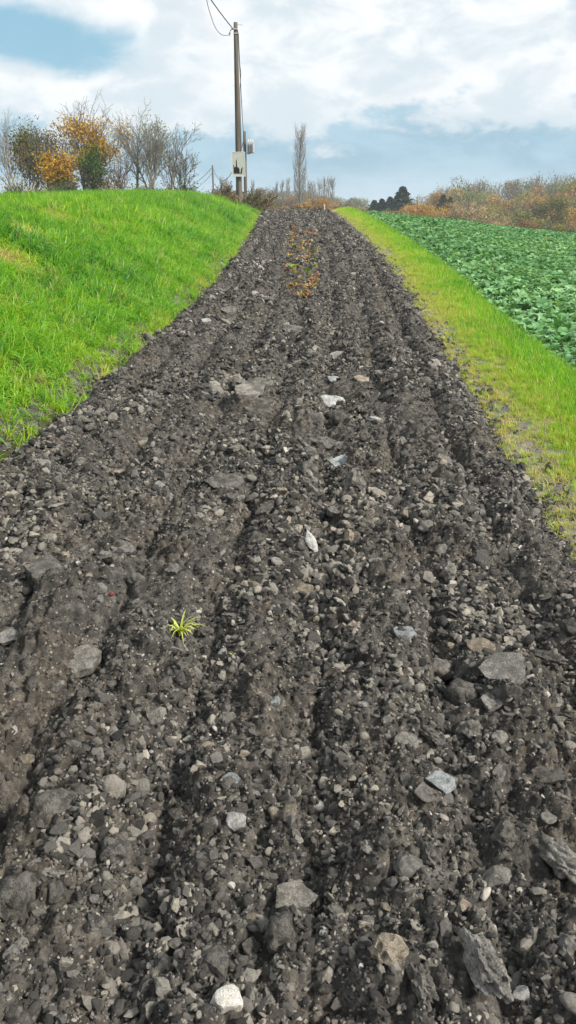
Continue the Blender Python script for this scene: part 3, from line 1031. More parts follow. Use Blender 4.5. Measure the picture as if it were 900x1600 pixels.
def verge_grass():
    P, Rr, S, T = [], [], [], []
    for (y0, y1, per, sc0) in ((1.5, 7, 800, .9), (7, 14, 560, 1.0), (14, 26, 330, 1.2), (26, 50, 170, 1.5)):
        wd = U_F - U_R + .22
        n = int((y1 - y0) * wd * per)
        y = y0 + (y1 - y0) * rng.random(n)
        u = U_R + .02 + wd * rng.random(n)
        x = u + cl(y)
        z = ground(x, y)
        w = u - U_R
        edge = .20 + .14 * fbm(y * .9, y * .4 + 3, 26, 3) + .16 * vnoise(y * 4, y, 27)
        cov = sstep(edge - .08, edge + .22, w)
        patch = fbm(x * 2.2, y * 1.4, 28, 3)
        cov = cov * np.where(patch < -.38, .6, 1) * (1 - .25 * sstep(.5, .15, w))
        keep = in_view(x, y, z, 60, 1.0) & (rng.random(n) < cov)
        x, y, z, w = x[keep], y[keep], z[keep], w[keep]
        n = len(x)
        s = sc0 * (.55 + .5 * rng.random(n)) * (.55 + .75 * sstep(.25, 1.0, w))
        tn = .66 - .26 * sstep(.25, .95, w) + .16 * fbm(x * 1.1, y * .8, 29, 3) + rng.normal(0, .09, n)
        tn = np.where(rng.random(n) < .20 * (1.3 - w), .86, tn)
        P.append(np.stack([x, y, z - .004], 1)); S.append(np.stack([s, s, s], 1))
        Rr.append(np.stack([rng.normal(0, .2, n), rng.normal(0, .2, n), rng.random(n) * 6.28], 1))
        T.append(np.clip(tn, 0, 1))
    n = 1900
    y = 1.5 + 44 * rng.random(n) ** 1.7
    u = U_R + .02 + .30 * rng.random(n)
    x = u + cl(y); z = ground(x, y)
    k = in_view(x, y, z, 60, 1.0)
    x, y, z = x[k], y[k], z[k]; n = len(x)
    s = .40 + .35 * rng.random(n)
    P.append(np.stack([x, y, z - .004], 1)); S.append(np.stack([s, s, s * .55], 1))
    Rr.append(np.stack([rng.normal(0, .3, n), rng.normal(0, .3, n), rng.random(n) * 6.28], 1))
    T.append(np.clip(.80 + rng.normal(0, .10, n), 0, 1))
    return scatter('verge_grass', short_col, len(short_tufts), np.concatenate(P), np.concatenate(Rr), np.concatenate(S), np.concatenate(T),
                   'short yellow-green grass strip between the track and the crop', 'grass')


verge_grass()


# ------------------------------------------------------------------ crop field
def crop_leaf(r, az, stem, blade_len, width, rise, droop):
    """a stalked, lobed, wavy leaf; returns verts/faces in the plant's space"""
    ca, sa = math.cos(az), math.sin(az)
    n, m = 7, 5
    # stalk rising outwards
    c0 = np.array((0, 0, .01)); c1 = np.array((math.cos(rise) * stem, 0, math.sin(rise) * stem))
    vv, ff = [], []
    for k, c in enumerate((c0, c1)):
        w = .006 - .002 * k
        vv += [(c[0], -w, c[2]), (c[0], w, c[2]), (c[0] - .004, 0, c[2] - w * 1.3)]
    ff += [(0, 1, 4, 3), (1, 2, 5, 4), (2, 0, 3, 5)]
    base = len(vv)
    ang = rise
    x, z = c1[0], c1[2]
    ph1, ph2 = r.uniform(0, 6), r.uniform(0, 6)
    tw = r.gauss(0, .25)
    for i in range(n):
        t = i / (n - 1)
        prof = (math.sin(math.pi * min(1, t ** .75 * .97 + .03)) ** .75) * (.75 + .45 * t)
        lob = 1 + .20 * math.sin(t * 17 + ph1)
        hw = width * .5 * max(.04, prof) * lob
        for j in range(m):
            s = (j / (m - 1)) * 2 - 1
            yy = s * hw
            zz = .22 * abs(s) ** 1.4 * hw + .18 * hw * math.sin(t * 12 + ph2 + (3 if s > 0 else 0)) * abs(s)
            vv.append((x - math.sin(ang) * zz, yy, z + math.cos(ang) * zz + tw * yy * t))
        ang -= droop / (n - 1) * (.5 + t)
        x += math.cos(ang) * blade_len / (n - 1); z += math.sin(ang) * blade_len / (n - 1)
    for i in range(n - 1):
        for j in range(m - 1):
            a = base + i * m + j
            ff.append((a, a + 1, a + m + 1, a + m))
    v = np.array(vv)
    v = np.stack([v[:, 0] * ca - v[:, 1] * sa, v[:, 0] * sa + v[:, 1] * ca, v[:, 2]], 1)
    return v, np.array(ff)


def crop_plant_parts(seed):
    r = random.Random(seed)
    n = r.randint(8, 11)
    parts = []
    for k in range(n):
        az = k * 2.4 + r.gauss(0, .3)
        inner = k / n
        parts.append(crop_leaf(r, az, r.uniform(.10, .17) * (1.05 - .25 * inner) + .02, r.uniform(.13, .20) * (1.0 - .35 * inner), r.uniform(.11, .155) * (1 - .3 * inner),
                               R(r.uniform(46, 68)) + inner * R(18), R(r.uniform(60, 115))))
    return parts


PLANTS = [crop_plant_parts(700 + k) for k in range(10)]
plant_meshes = []
for pt in PLANTS:
    v, f = join_parts(pt)
    me = mesh_np('crop_plant', v, f, True); me.materials.append(M['crop'])
    plant_meshes.append(me)
plant_col = proto_collection('crop_proto', plant_meshes)
near_meshes = []
for pt in PLANTS:
    v, f = join_parts(pt)
    me = mesh_np('crop_plant_near', v, f, True); me.materials.append(M['crop_obj'])
    near_meshes.append(me)
leaf_meshes = []
for pt in PLANTS:
    L_ = []
    for v, f in pt:
        me = mesh_np('crop_leaf', v, f, True); me.materials.append(M['crop_obj'])
        L_.append(me)
    leaf_meshes.append(L_)


def crop_field():
    X, Y = [], []
    for (y0, y1, sp) in ((3.5, 22, .175), (22, 45, .20), (45, 66, .28)):
        yy = np.arange(y0, y1, sp)
        uu = np.arange(U_F + .24, 40, sp)
        U, V = np.meshgrid(uu, yy)
        U = U + rng.normal(0, sp * .28, U.shape); V = V + rng.normal(0, sp * .28, V.shape)
        U = np.where(U < U_F + .16, U_F + .16 + .1 * rng.random(U.shape), U)
        X.append((U + cl(V)).ravel()); Y.append(V.ravel())
    x, y = np.concatenate(X), np.concatenate(Y)
    z = ground(x, y) - .03
    keep = in_view(x, y, z + .2, 70, 1.0)
    keep &= rng.random(len(x)) > .03
    x, y, z = x[keep], y[keep], z[keep]
    # seen straight on in the photograph's frame, nearest first
    d = np.hypot(x, y)
    vis = in_view(x, y, z + .2, 12, 0.0)
    order = np.argsort(np.where(vis, d, d + 1e5))
    first = order[:300]
    rest = order[300:]
    edge = x - cl(y) - U_F
    size = .62 + .40 * rng.random(len(x)) + .25 * np.clip(fbm(x * .5, y * .5, 90, 3), -.5, .6)
    size = size * (.80 + .20 * sstep(.1, .8, edge))
    for q, i in enumerate(first):
        k = rng.integers(0, len(PLANTS))
        s = float(size[i])
        rot = (rng.normal(0, .10), rng.normal(0, .10), rng.random() * 6.28)
        if q < 34:
            e = link('crop_plant', None, loc=(x[i], y[i], z[i]))
            e.rotation_euler = rot; e.scale = (s, s, s)
            for me in leaf_meshes[k]:
                link('leaf', me, parent=e)
            lab = 'leafy green crop plant in the nearest corner of the field at the frame edge'
        else:
            e = link('crop_plant', near_meshes[k], loc=(x[i], y[i], z[i]))
            e.rotation_euler = rot; e.scale = (s, s, s)
            lab = ('leafy green crop plant in the outermost row along the grass verge' if edge[i] < .33 else
                   'leafy green crop plant a few rows in from the grass verge' if edge[i] < .95 else 'leafy green crop plant inside the field near the right edge of the photo')
        tag(e, lab, 'crop plant', 'crop plants in the field right of the track')
    n = len(rest)
    s = size[rest]
    tn = .40 + .20 * fbm(x[rest] * .35, y[rest] * .35, 91, 3) + rng.normal(0, .13, n)
    scatter('crop_canopy', plant_col, len(plant_meshes), np.stack([x[rest], y[rest], z[rest]], 1),
            np.stack([rng.normal(0, .12, n), rng.normal(0, .12, n), rng.random(n) * 6.28], 1), np.stack([s, s, s], 1), np.clip(tn, 0, 1),
            'dense leafy green crop stretching over the field to the right', 'crop')


crop_field()


# ------------------------------------------------------------------ trees
def tube(pts, radii, sides):
    pts = [Vector(p) for p in pts]
    v, f = [], []
    for i, p in enumerate(pts):
        a = pts[max(0, i - 1)]; b = pts[min(len(pts) - 1, i + 1)]
        d = (b - a)
        d = d.normalized() if d.length > 1e-9 else Vector((0, 0, 1))
        s = d.cross(Vector((0, 0, 1)) if abs(d.z) < .95 else Vector((1, 0, 0))).normalized()
        q = d.cross(s)
        for k in range(sides):
            t = 2 * math.pi * k / sides
            c = p + (s * math.cos(t) + q * math.sin(t)) * radii[i]
            v.append(c[:])
    for i in range(len(pts) - 1):
        for k in range(sides):
            k2 = (k + 1) % sides
            f.append((i * sides + k, i * sides + k2, (i + 1) * sides + k2, (i + 1) * sides + k))
    return np.array(v), np.array(f)


def grow(r, height, trunk_r, spread=.9, levels=4, fan=(4, 5, 4, 4), up=.35, first=.25, stems=1, upright=.0):
    """skeleton as list of (points, radii, level); tips collected for leaves"""
    br, tips = [], []

    def branch(p, d, length, rad, lev):
        seg = 5 if lev < 2 else 3
        pts, rads = [p.copy()], [rad]
        q = p.copy(); dd = d.copy()
        for k in range(seg):
            dd = (dd + Vector((r.gauss(0, .12), r.gauss(0, .12), r.gauss(0, .08))) + Vector((0, 0, up * .22 * (1 if lev else .3)))).normalized()
            q = q + dd * (length / seg)
            pts.append(q.copy()); rads.append(rad * (1 - .8 * (k + 1) / seg) + .003)
        br.append((pts, rads, lev))
        if lev >= levels - 1:
            tips.append((pts[-1], dd.copy())); tips.append((pts[1], dd.copy()))
            return
        n = fan[min(lev, len(fan) - 1)]
        if lev == 0:
            n += 4
        for k in range(n):
            t = (first if lev == 0 else .2) + (1 - (first if lev == 0 else .2)) * (k + r.random() * .8) / n
            t = min(t, .98)
            fi = t * seg; i = min(int(fi), seg - 1)
            bp = pts[i].lerp(pts[i + 1], fi - i)
            bd = (pts[i + 1] - pts[i]).normalized()
            a = k * 2.4 + r.uniform(-.5, .5)
            side = bd.cross(Vector((0, 0, 1)) if abs(bd.z) < .9 else Vector((1, 0, 0))).normalized()
            side = Matrix.Rotation(a, 3, bd) @ side
            ang = r.uniform(.45, .95) * spread * (1 - upright * .75)
            nd = (bd * math.cos(ang) + side * math.sin(ang)).normalized()
            nl = length * r.uniform(.42, .62) * (1.15 - .55 * t if lev == 0 else 1)
            branch(bp, nd, nl, max(.006, rads[i] * .55), lev + 1)

    for s in range(stems):
        a = r.uniform(0, 6.28)
        lean = .05 if stems == 1 else r.uniform(.04, .20)
        d = Vector((math.cos(a) * lean, math.sin(a) * lean, 1)).normalized()
        p0 = Vector((math.cos(a) * .15 * (stems > 1), math.sin(a) * .15 * (stems > 1), -.6))
        branch(p0, d, height * r.uniform(.7, .86) * (1 if stems == 1 else r.uniform(.75, 1)), trunk_r, 0)
    return br, tips


def quads(r, centers, smin, smax, jitter=.0):
    """small leaf faces with random attitudes"""
    n = len(centers)
    c = np.asarray(centers, float)
    if jitter:
        c = c + rng.normal(0, jitter, c.shape)
    a = rng.normal(0, 1, (n, 3)); a /= np.linalg.norm(a, axis=1)[:, None]
    b = rng.normal(0, 1, (n, 3)); b -= (b * a).sum(1)[:, None] * a; b /= np.linalg.norm(b, axis=1)[:, None]
    s = (smin + (smax - smin) * rng.random(n))[:, None] * .5
    s2 = s * (.45 + .3 * rng.random((n, 1)))
    v = np.stack([c - a * s, c + b * s2 - a * s * .2, c + a * s, c - b * s2 - a * s * .2], 1).reshape(-1, 3)
    f = np.arange(n * 4).reshape(n, 4)
    return v, f


def wood_mesh(br, twig_scale=1.0, min_r=.012):
    parts = []
    for pts, rads, lev in br:
        parts.append(tube(pts, [max(min_r if lev > 1 else min_r * 1.5, x * twig_scale) for x in rads], (7, 5, 3, 3, 3)[min(lev, 4)]))
    return join_parts(parts)


LEAF = {
    'orange': [(.2, (.28, .15, .04)), (.45, (.44, .255, .065)), (.7, (.54, .36, .10)), (.9, (.38, .31, .09))],
    'gold': [(.2, (.30, .17, .02)), (.45, (.48, .29, .03)), (.7, (.56, .38, .05)), (.9, (.28, .27, .04))],
    'rust': [(.2, (.18, .105, .045)), (.5, (.29, .18, .075)), (.75, (.37, .245, .10)), (.9, (.29, .22, .08))],
    'brown': [(.2, (.12, .085, .045)), (.5, (.22, .16, .085)), (.8, (.32, .235, .125))],
    'olive': [(.2, (.085, .10, .025)), (.5, (.19, .19, .045)), (.75, (.31, .27, .06)), (.95, (.42, .30, .06))],
    'green': [(.2, (.020, .055, .012)), (.5, (.05, .115, .02)), (.8, (.11, .17, .035))],
    'paleg': [(.2, (.13, .17, .06)), (.5, (.25, .28, .095)), (.8, (.37, .37, .14))],
    'dark': [(.2, (.014, .032, .020)), (.5, (.028, .058, .032)), (.8, (.055, .09, .045))],
    'straw': [(.2, (.22, .16, .085)), (.5, (.36, .28, .15)), (.8, (.46, .38, .21))],
}
for k, st in LEAF.items():
    M['leaf_' + k] = leafy('leaf_' + k, st, None, .3, .7, .2, .3, .55)


def tree(name, label, base, height, wood, leaf=None, seed=1, group=None, cat='tree', leaf_n=0, leaf_size=(.10, .2), leaf_zone=(0, 1), leaf_jit=.25, clump=True, min_r=.012, **kw):
    r = random.Random(seed)
    br, tips = grow(r, height, kw.pop('trunk_r', height * .022 / max(1, kw.get('stems', 1)) ** .4), **kw)
    v, f = wood_mesh(br, 1.0, min_r)
    top = v[:, 2].max()
    k = height / top
    e = link(name, None, loc=base)
    link('trunk', mesh_np('trunk', v * k, f, True), M[wood], e)
    if leaf and leaf_n:
        tp = np.array([t[0][:] for t in tips]) * k
        zz = tp[:, 2] / height
        tp = tp[(zz >= leaf_zone[0]) & (zz <= leaf_zone[1])]
        # leaves keep to some boughs and leave others bare
        w = np.ones(len(tp))
        if clump:
            w = np.array([max(.02, .5 + 1.3 * mnoise.noise(Vector(p) * .55 + Vector((seed, 0, 0)))) ** 2 for p in tp])
        w /= w.sum()
        c = tp[np.random.default_rng(seed).choice(len(tp), leaf_n, p=w)]
        v, f = quads(r, c, *leaf_size, jitter=leaf_jit)
        link('crown', mesh_np('crown', v, f, False), M['leaf_' + leaf], e)
    tag(e, label, cat, group)
    return e


def gz(p):
    return Vector((p.x, p.y, float(ground(p.x, p.y))))


def stand(px, top_py, D):
    """base point and height for something whose top is at this pixel, standing on the land at distance D"""
    t = at(px, top_py, D)
    b = gz(t)
    return b, t.z - b.z


GL = 'trees behind the grass bank'
LT = [  # px, top row, distance, wood, leaf, args
    (6, 166, 74, 'bark_pale', 'olive', 'slim pale bare tree at the left edge behind the bank', dict(levels=5, min_r=.009, fan=(4, 5, 4, 3), leaf_n=160, leaf_zone=(.0, .6), stems=2, upright=.45)),
    (36, 182, 66, 'bark', 'olive', 'bushy brown-green tree second from the left edge', dict(levels=5, fan=(4, 4, 4, 3), min_r=.009, leaf_n=4200, leaf_size=(.12, .24), stems=3, upright=.15, leaf_jit=.35)),
    (62, 190, 67, 'bark', 'brown', 'russet brown bushy tree right beside the brown-green one', dict(leaf_n=3600, leaf_size=(.11, .22), stems=2, upright=.2, leaf_jit=.35)),
    (90, 226, 63, 'bark', 'gold', 'low golden-yellow leaved tree left of the tall half-bare one', dict(leaf_n=3000, leaf_size=(.13, .26), stems=2, leaf_jit=.3)),
    (116, 136, 68, 'bark_pale', 'gold', 'tallest tree of the left row, bare top and gold lower leaves', dict(leaf_n=2900, leaf_zone=(.1, .74), leaf_size=(.13, .26), stems=2, upright=.15, leaf_jit=.3)),
    (144, 172, 67, 'bark', 'gold', 'thin-leaved golden tree right of the tallest one', dict(leaf_n=2300, leaf_zone=(.15, .85), leaf_size=(.12, .24), stems=2, upright=.25, leaf_jit=.3)),
    (134, 226, 64, 'bark', 'green', 'dark green shrubby tree below the tallest tree', dict(leaf_n=2000, leaf_size=(.13, .25), stems=3, leaf_jit=.35, upright=.3)),
    (203, 152, 68, 'bark_pale', 'gold', 'airy bare pale tree with a few gold leaves', dict(levels=5, min_r=.009, fan=(4, 5, 4, 3), leaf_n=70, leaf_zone=(.3, 1), stems=1, spread=.9, upright=.1, first=.3)),
    (222, 184, 66, 'bark_pale', 'paleg', 'greenish thinly leaved tree right of the airy bare tree', dict(levels=5, min_r=.009, fan=(4, 5, 4, 3), leaf_n=520, leaf_size=(.09, .17), stems=2, upright=.45, leaf_jit=.25, first=.42)),
    (240, 178, 67, 'bark_pale', 'paleg', 'many-stemmed greenish tree near the right end of the left row', dict(levels=5, min_r=.009, fan=(4, 5, 4, 3), leaf_n=560, leaf_size=(.09, .17), stems=2, upright=.45, leaf_jit=.25, first=.42)),
    (256, 190, 68, 'bark_pale', 'olive', 'bare grey tree at the right end of the left row', dict(levels=5, min_r=.009, fan=(4, 5, 4, 3), leaf_n=90, leaf_size=(.08, .15), stems=1, upright=.45, first=.38)),
    (272, 226, 69, 'bark', 'olive', 'small bare shrubby tree ending the left row', dict(levels=5, min_r=.009, fan=(4, 5, 4, 3), leaf_n=140, leaf_size=(.08, .15), stems=2, upright=.25)),
    (180, 240, 64, 'bark_red', 'rust', 'low thin rusty sapling between the tall trees', dict(leaf_n=220, leaf_size=(.08, .16), stems=2, upright=.4)),
]
for q, (px, py, D, wd, lf, lab, kw) in enumerate(LT):
    b, h = stand(px, py, D)
    kw.setdefault('min_r', .013)
    tree('tree', lab, b, h, wd, lf, seed=20 + q, group=GL, **kw)

# undergrowth along the foot of the left trees
for q, (px, py, D, lf, lab) in enumerate([
        (20, 282, 58, 'olive', 'low olive undergrowth at the left edge of the bank top'), (58, 288, 57, 'straw', 'pale dry undergrowth below the russet tree'),
        (100, 280, 58, 'green', 'dark green undergrowth below the golden tree'), (165, 286, 59, 'brown', 'brown undergrowth below the thin golden tree'),
        (215, 288, 60, 'olive', 'olive undergrowth below the airy bare tree'), (255, 289, 60, 'brown', 'brown undergrowth below the many-stemmed tree'),
        (296, 283, 61, 'green', 'small green bush at the right end of the left row')]):
    b, h = stand(px, py, D)
    tree('undergrowth_shrub', lab, b, h, 'bark', lf, seed=60 + q, cat='shrub', leaf_n=900, leaf_size=(.08, .18), stems=6, leaf_jit=.4, clump=False, trunk_r=.03)

# brambles round the foot of the sign pole
for q, (px, py, D, lf, lab, n) in enumerate([
        (347, 286, 44, 'brown', 'brown dead bramble left of the sign pole', 260), (360, 284, 42, 'olive', 'straggly bramble just left of the sign pole foot', 260),
        (384, 291, 41, 'green', 'green bramble at the right of the sign pole foot', 420), (394, 298, 43, 'olive', 'low bramble where the bank meets the end of the track', 320),
        (373, 297, 37.2, 'straw', 'dry stalky weeds in front of the sign pole foot', 220)]):
    b, h = stand(px, py, D)
    tree('bramble', lab, b, max(h, .4), 'bark_red', lf, seed=80 + q, cat='shrub', group='brambles by the sign pole', leaf_n=n, leaf_size=(.05, .12), stems=6, leaf_jit=.14, clump=False, trunk_r=.012, min_r=.006)


# ---- columnar poplars
def poplar(label, px, top, D, seed, half, group=None, dense=1.0, min_r=.03):
    b, h = stand(px, top, D)
    r = random.Random(seed)
    parts = [tube([(0, 0, -1), (0.05, 0, h * .35), (-.05, .05, h * .7), (0, 0, h)], [h * .018, h * .013, h * .007, .02], 6)]
    n = int(150 * dense)
    leaves = []
    for k in range(n):
        z0 = h * (.06 + .86 * r.random())
        ln = half * r.uniform(1.6, 4.2) * (1 - .55 * (z0 / h) ** 2)
        a = r.uniform(0, 6.28)
        prof = half * (.55 + .45 * math.sin(math.pi * min(1, (z0 / h) * .85 + .12)))
        dx, dy = math.cos(a), math.sin(a)
        pts = [(0, 0, z0)]
        for s in (.33, .66, 1):
            rr = prof * (1 - (1 - s) ** 2) * r.uniform(.8, 1.05)
            pts.append((dx * rr, dy * rr, min(h * 1.01, z0 + ln * s)))
        parts.append(tube(pts, [min_r * 1.5, min_r * 1.2, min_r, min_r * .6], 3))
        for s in range(3):
            q = Vector(pts[1 + s % 3]); z1 = q.z
            parts.append(tube([q, q + Vector((dx * .2 + r.gauss(0, .2), dy * .2 + r.gauss(0, .2), r.uniform(.6, 1.4)))], [min_r * .8, min_r * .5], 3))
            leaves.append((q.x, q.y, z1 + .3))
    v, f = join_parts(parts)
    e = link('poplar_tree', None, loc=b)
    link('trunk', mesh_np('trunk', v, f, True), M['bark_pale'], e)
    v, f = quads(r, leaves, .10, .22, .25)
    link('crown', mesh_np('crown', v, f, False), M['leaf_brown'], e)
    tag(e, label, 'tree', group)


poplar('tall slender bare poplar standing beyond the end of the track', 469, 203, 170, 1, 1.35, None, 1.6, .022)
for q, (px, top, D, lab) in enumerate([
        (484, 284, 300, 'first small far poplar right of the tall one'), (491, 286, 310, 'second small far poplar right of the tall one'), (500, 284, 300, 'third small far poplar right of the tall one'),
        (508, 279, 290, 'fourth far poplar right of the tall one, thicker'), (514, 278, 292, 'fifth far poplar right of the tall one'), (520, 279, 295, 'last far poplar in the row right of the tall one'),
        (450, 281, 320, 'small far poplar just left of the tall one'), (441, 283, 330, 'far bare poplar second left of the tall one'), (431, 285, 330, 'far bare poplar third left of the tall one'),
        (396, 285, 300, 'far thin poplar right of the transformer pole'), (347, 280, 240, 'thin far poplar between the short pole and the sign'), (353, 283, 250, 'second thin far poplar left of the sign')]):
    poplar(lab, px, top, D, 10 + q, .9 if q > 2 else 1.1, 'far bare poplars', .5, .06)


# ---- far woodland: a few crown shapes, copied with different leaf colours
def facing_quads(c, nrm, smin, smax, jit=.55):
    """leaf sprays facing roughly along the given normals"""
    n = len(c)
    c = np.asarray(c, float)
    a = np.asarray(nrm, float) + rng.normal(0, jit, (n, 3)); a /= np.linalg.norm(a, axis=1)[:, None]
    b = rng.normal(0, 1, (n, 3)); b -= (b * a).sum(1)[:, None] * a; b /= np.linalg.norm(b, axis=1)[:, None]
    d = np.cross(a, b)
    s = (smin + (smax - smin) * rng.random(n))[:, None] * .5
    s2 = s * (.5 + .4 * rng.random((n, 1)))
    v = np.stack([c - b * s, c + d * s2 - b * s * .2, c + b * s, c - d * s2 - b * s * .2], 1).reshape(-1, 3)
    return v, np.arange(n * 4).reshape(n, 4)


def far_crown(seed, h, w, n, size, base=.18, lobes=9):
    r = random.Random(seed)
    cs, ns, blobs = [], [], []
    for _ in range(lobes):
        a = r.uniform(0, 6.28); t = r.uniform(base + .10, .86)
        wid = w * .5 * math.sin(math.pi * min(1, t * .82 + .12)) * r.uniform(.25, .8)
        blobs.append((math.cos(a) * wid, math.sin(a) * wid, h * t, r.uniform(.17, .30) * w))
    for k in range(n):
        bx, by, bz, br_ = r.choice(blobs)
        d = Vector((r.gauss(0, 1), r.gauss(0, 1), r.gauss(0, 1))).normalized()
        q = br_ * r.uniform(.35, 1) ** .5 * (1 + .22 * r.gauss(0, 1))
        cs.append((bx + d.x * q, by + d.y * q, bz + d.z * q * .8)); ns.append(d[:])
    v, f = facing_quads(cs, ns, *size)
    return mesh_np('crown', v, f, False)


def far_trunk(seed, h, w):
    r = random.Random(seed)
    br, tips = grow(r, h, h * .02, levels=3, fan=(7, 6, 4), spread=.85, upright=.15)
    v, f = wood_mesh(br, 1.0, .035)
    k = h / v[:, 2].max() * .97
    return mesh_np('trunk', v * k, f, True)


WOOD = [(far_crown(900 + k, 10, 7.5 + (k % 3), 2600, (.22, .46)), far_trunk(930 + k, 10, 8)) for k in range(6)]
THIN = [(far_crown(960 + k, 10, 7, 420, (.25, .5)), far_trunk(980 + k, 10, 8)) for k in range(3)]


def conifer_mesh(seed, h, w):
    r = random.Random(seed)
    cs = []
    for k in range(2600):
        t = r.random() ** 1.4
        a = r.uniform(0, 6.28)
        lay = .78 + .22 * math.sin(t * 60) + .12 * math.sin(a * 5 + t * 9)
        rad = w * .5 * (1 - t) ** .8 * lay * math.sqrt(r.uniform(.25, 1)) + .05
        cs.append((math.cos(a) * rad, math.sin(a) * rad, .6 + t * (h - .6) - rad * .12))
    v, f = quads(r, cs, .28, .6)
    return mesh_np('crown', v, f, False)


CON = [conifer_mesh(1000 + k, 10, 5.5) for k in range(3)]
con_trunk = mesh_np('trunk', *tube([(0, 0, -1), (0, 0, 5), (0, 0, 9.9)], [.25, .16, .03], 6))
con_trunk.materials.append(M['bark'])


def far_tree(crown, trunk, leafmat, woodmat, px, top, D, label, group, cat='tree', name='tree', wide=1.0, hmin=None):
    b, h = stand(px, top, D)
    if hmin and h < hmin:
        b.z -= hmin - h; h = hmin
    e = link(name, None, loc=b)
    s = h / 10.0
    e.scale = (s * wide, s * wide, s); e.rotation_euler = (0, 0, random.uniform(0, 6.28))
    for nm, me, mt in (('trunk', trunk, M[woodmat]), ('crown', crown, M[leafmat])):
        if not me.materials:
            me.materials.append(None)
        o = link(nm, me, None, e)
        o.material_slots[0].link = 'OBJECT'
        o.material_slots[0].material = mt
    return tag(e, label, cat, group)


def wood_tree(px, top, D, leaf, label, group, thin=False, wide=1.0, k=None):
    src = THIN if thin else WOOD
    k = random.randrange(len(src)) if k is None else k
    far_tree(src[k][0], src[k][1], 'leaf_' + leaf, 'bark_pale' if thin else 'bark', px, top, D, label, group, wide=wide)


# skyline of the right-hand wood: row of the tree tops against the column
sky_x = [560, 600, 640, 680, 700, 722, 745, 770, 800, 830, 850, 872, 890, 930, 980]
sky_y = [308, 304, 297, 292, 283, 276, 274, 282, 279, 276, 269, 267, 264, 260, 258]
GW = 'autumn trees of the wood beyond the field'
for q in range(34):                                   # back row on the hilltop, thin and grey-green
    px = 676 + q * 9.2 + random.uniform(-3, 3)
    top = np.interp(px, sky_x, sky_y) + random.uniform(-2, 5)
    wood_tree(px, top, random.uniform(300, 330), random.choice(['olive', 'brown', 'olive', 'paleg']), 'thin grey-green tree on the skyline of the right-hand wood', GW, thin=random.random() < .6, wide=.75)
for q in range(30):                                   # middle of the slope
    px = 570 + q * 13.5 + random.uniform(-5, 5)
    top = np.interp(px, sky_x, sky_y) + random.uniform(12, 24) + (0 if px > 690 else -6)
    leaf = random.choice(['orange', 'rust', 'olive', 'olive', 'green', 'gold', 'paleg']) if px > 640 else random.choice(['brown', 'brown', 'olive'])
    nm = {'orange': 'orange', 'rust': 'rust-brown', 'brown': 'grey-brown', 'olive': 'olive-green', 'gold': 'golden', 'paleg': 'pale green', 'green': 'dark green'}[leaf]
    wood_tree(px, top, random.uniform(225, 285), leaf, nm + ' tree on the wooded slope beyond the field', GW, wide=.95)
for q in range(24):                                   # front of the wood
    px = 600 + q * 14 + random.uniform(-5, 5)
    top = np.interp(px, sky_x, sky_y) + random.uniform(30, 42)
    top = min(top, np.interp(px, [600, 900], [328, 342]))
    leaf = random.choice(['rust', 'olive', 'olive', 'gold', 'paleg', 'straw', 'orange'])
    nm = {'gold': 'golden', 'orange': 'orange', 'rust': 'rust-brown', 'brown': 'grey-brown', 'olive': 'olive-green', 'straw': 'straw-coloured', 'paleg': 'pale green'}[leaf]
    wood_tree(px, top, random.uniform(165, 205), leaf, 'low ' + nm + ' tree along the front of the right-hand wood', GW, wide=1.25)
# trees that stand out
wood_tree(663, 300, 172, 'orange', 'broad orange birch-like tree right of the dark conifer', None, wide=.95, k=1)
wood_tree(676, 306, 170, 'gold', 'golden tree leaning on the broad orange one', None, wide=.8, k=2)
wood_tree(640, 318, 165, 'orange', 'low orange tree at the foot of the dark conifer', None, wide=1.0, k=3)
wood_tree(890, 291, 240, 'orange', 'bright red-orange tree at the right edge of the photo', None, wide=1.1, k=4)
wood_tree(770, 300, 235, 'orange', 'bright orange tree in the middle of the wooded slope', None, wide=1.0, k=5)
wood_tree(860, 303, 215, 'paleg', 'silvery green willow-like tree near the right edge', None, wide=1.0, k=0)
wood_tree(745, 280, 300, 'paleg', 'light green tree breaking the skyline', None, wide=.8, k=1)
wood_tree(850, 276, 305, 'green', 'dark green tree breaking the skyline on the right', None, wide=.9, k=2)
for q, (px, top, D, lab, wd) in enumerate([
        (630, 292, 190, 'tall dark green conifer standing out left of the orange tree', 1.5), (610, 308, 205, 'dark conifer just left of the tall one', 1.5), (597, 311, 206, 'second dark conifer left of the tall one', 1.5),
        (585, 313, 208, 'leftmost dark conifer of the group', 1.5), (619, 306, 205, 'dark conifer half hidden behind the tall one', 1.0), (693, 304, 195, 'dark conifer right of the broad orange tree', 1.1), (704, 308, 196, 'second dark conifer right of the broad orange tree', .9)]):
    far_tree(CON[q % 3], con_trunk, 'leaf_dark', 'bark', px, top, D, lab, 'dark conifers in the wood', name='conifer_tree', wide=wd * 1.55)
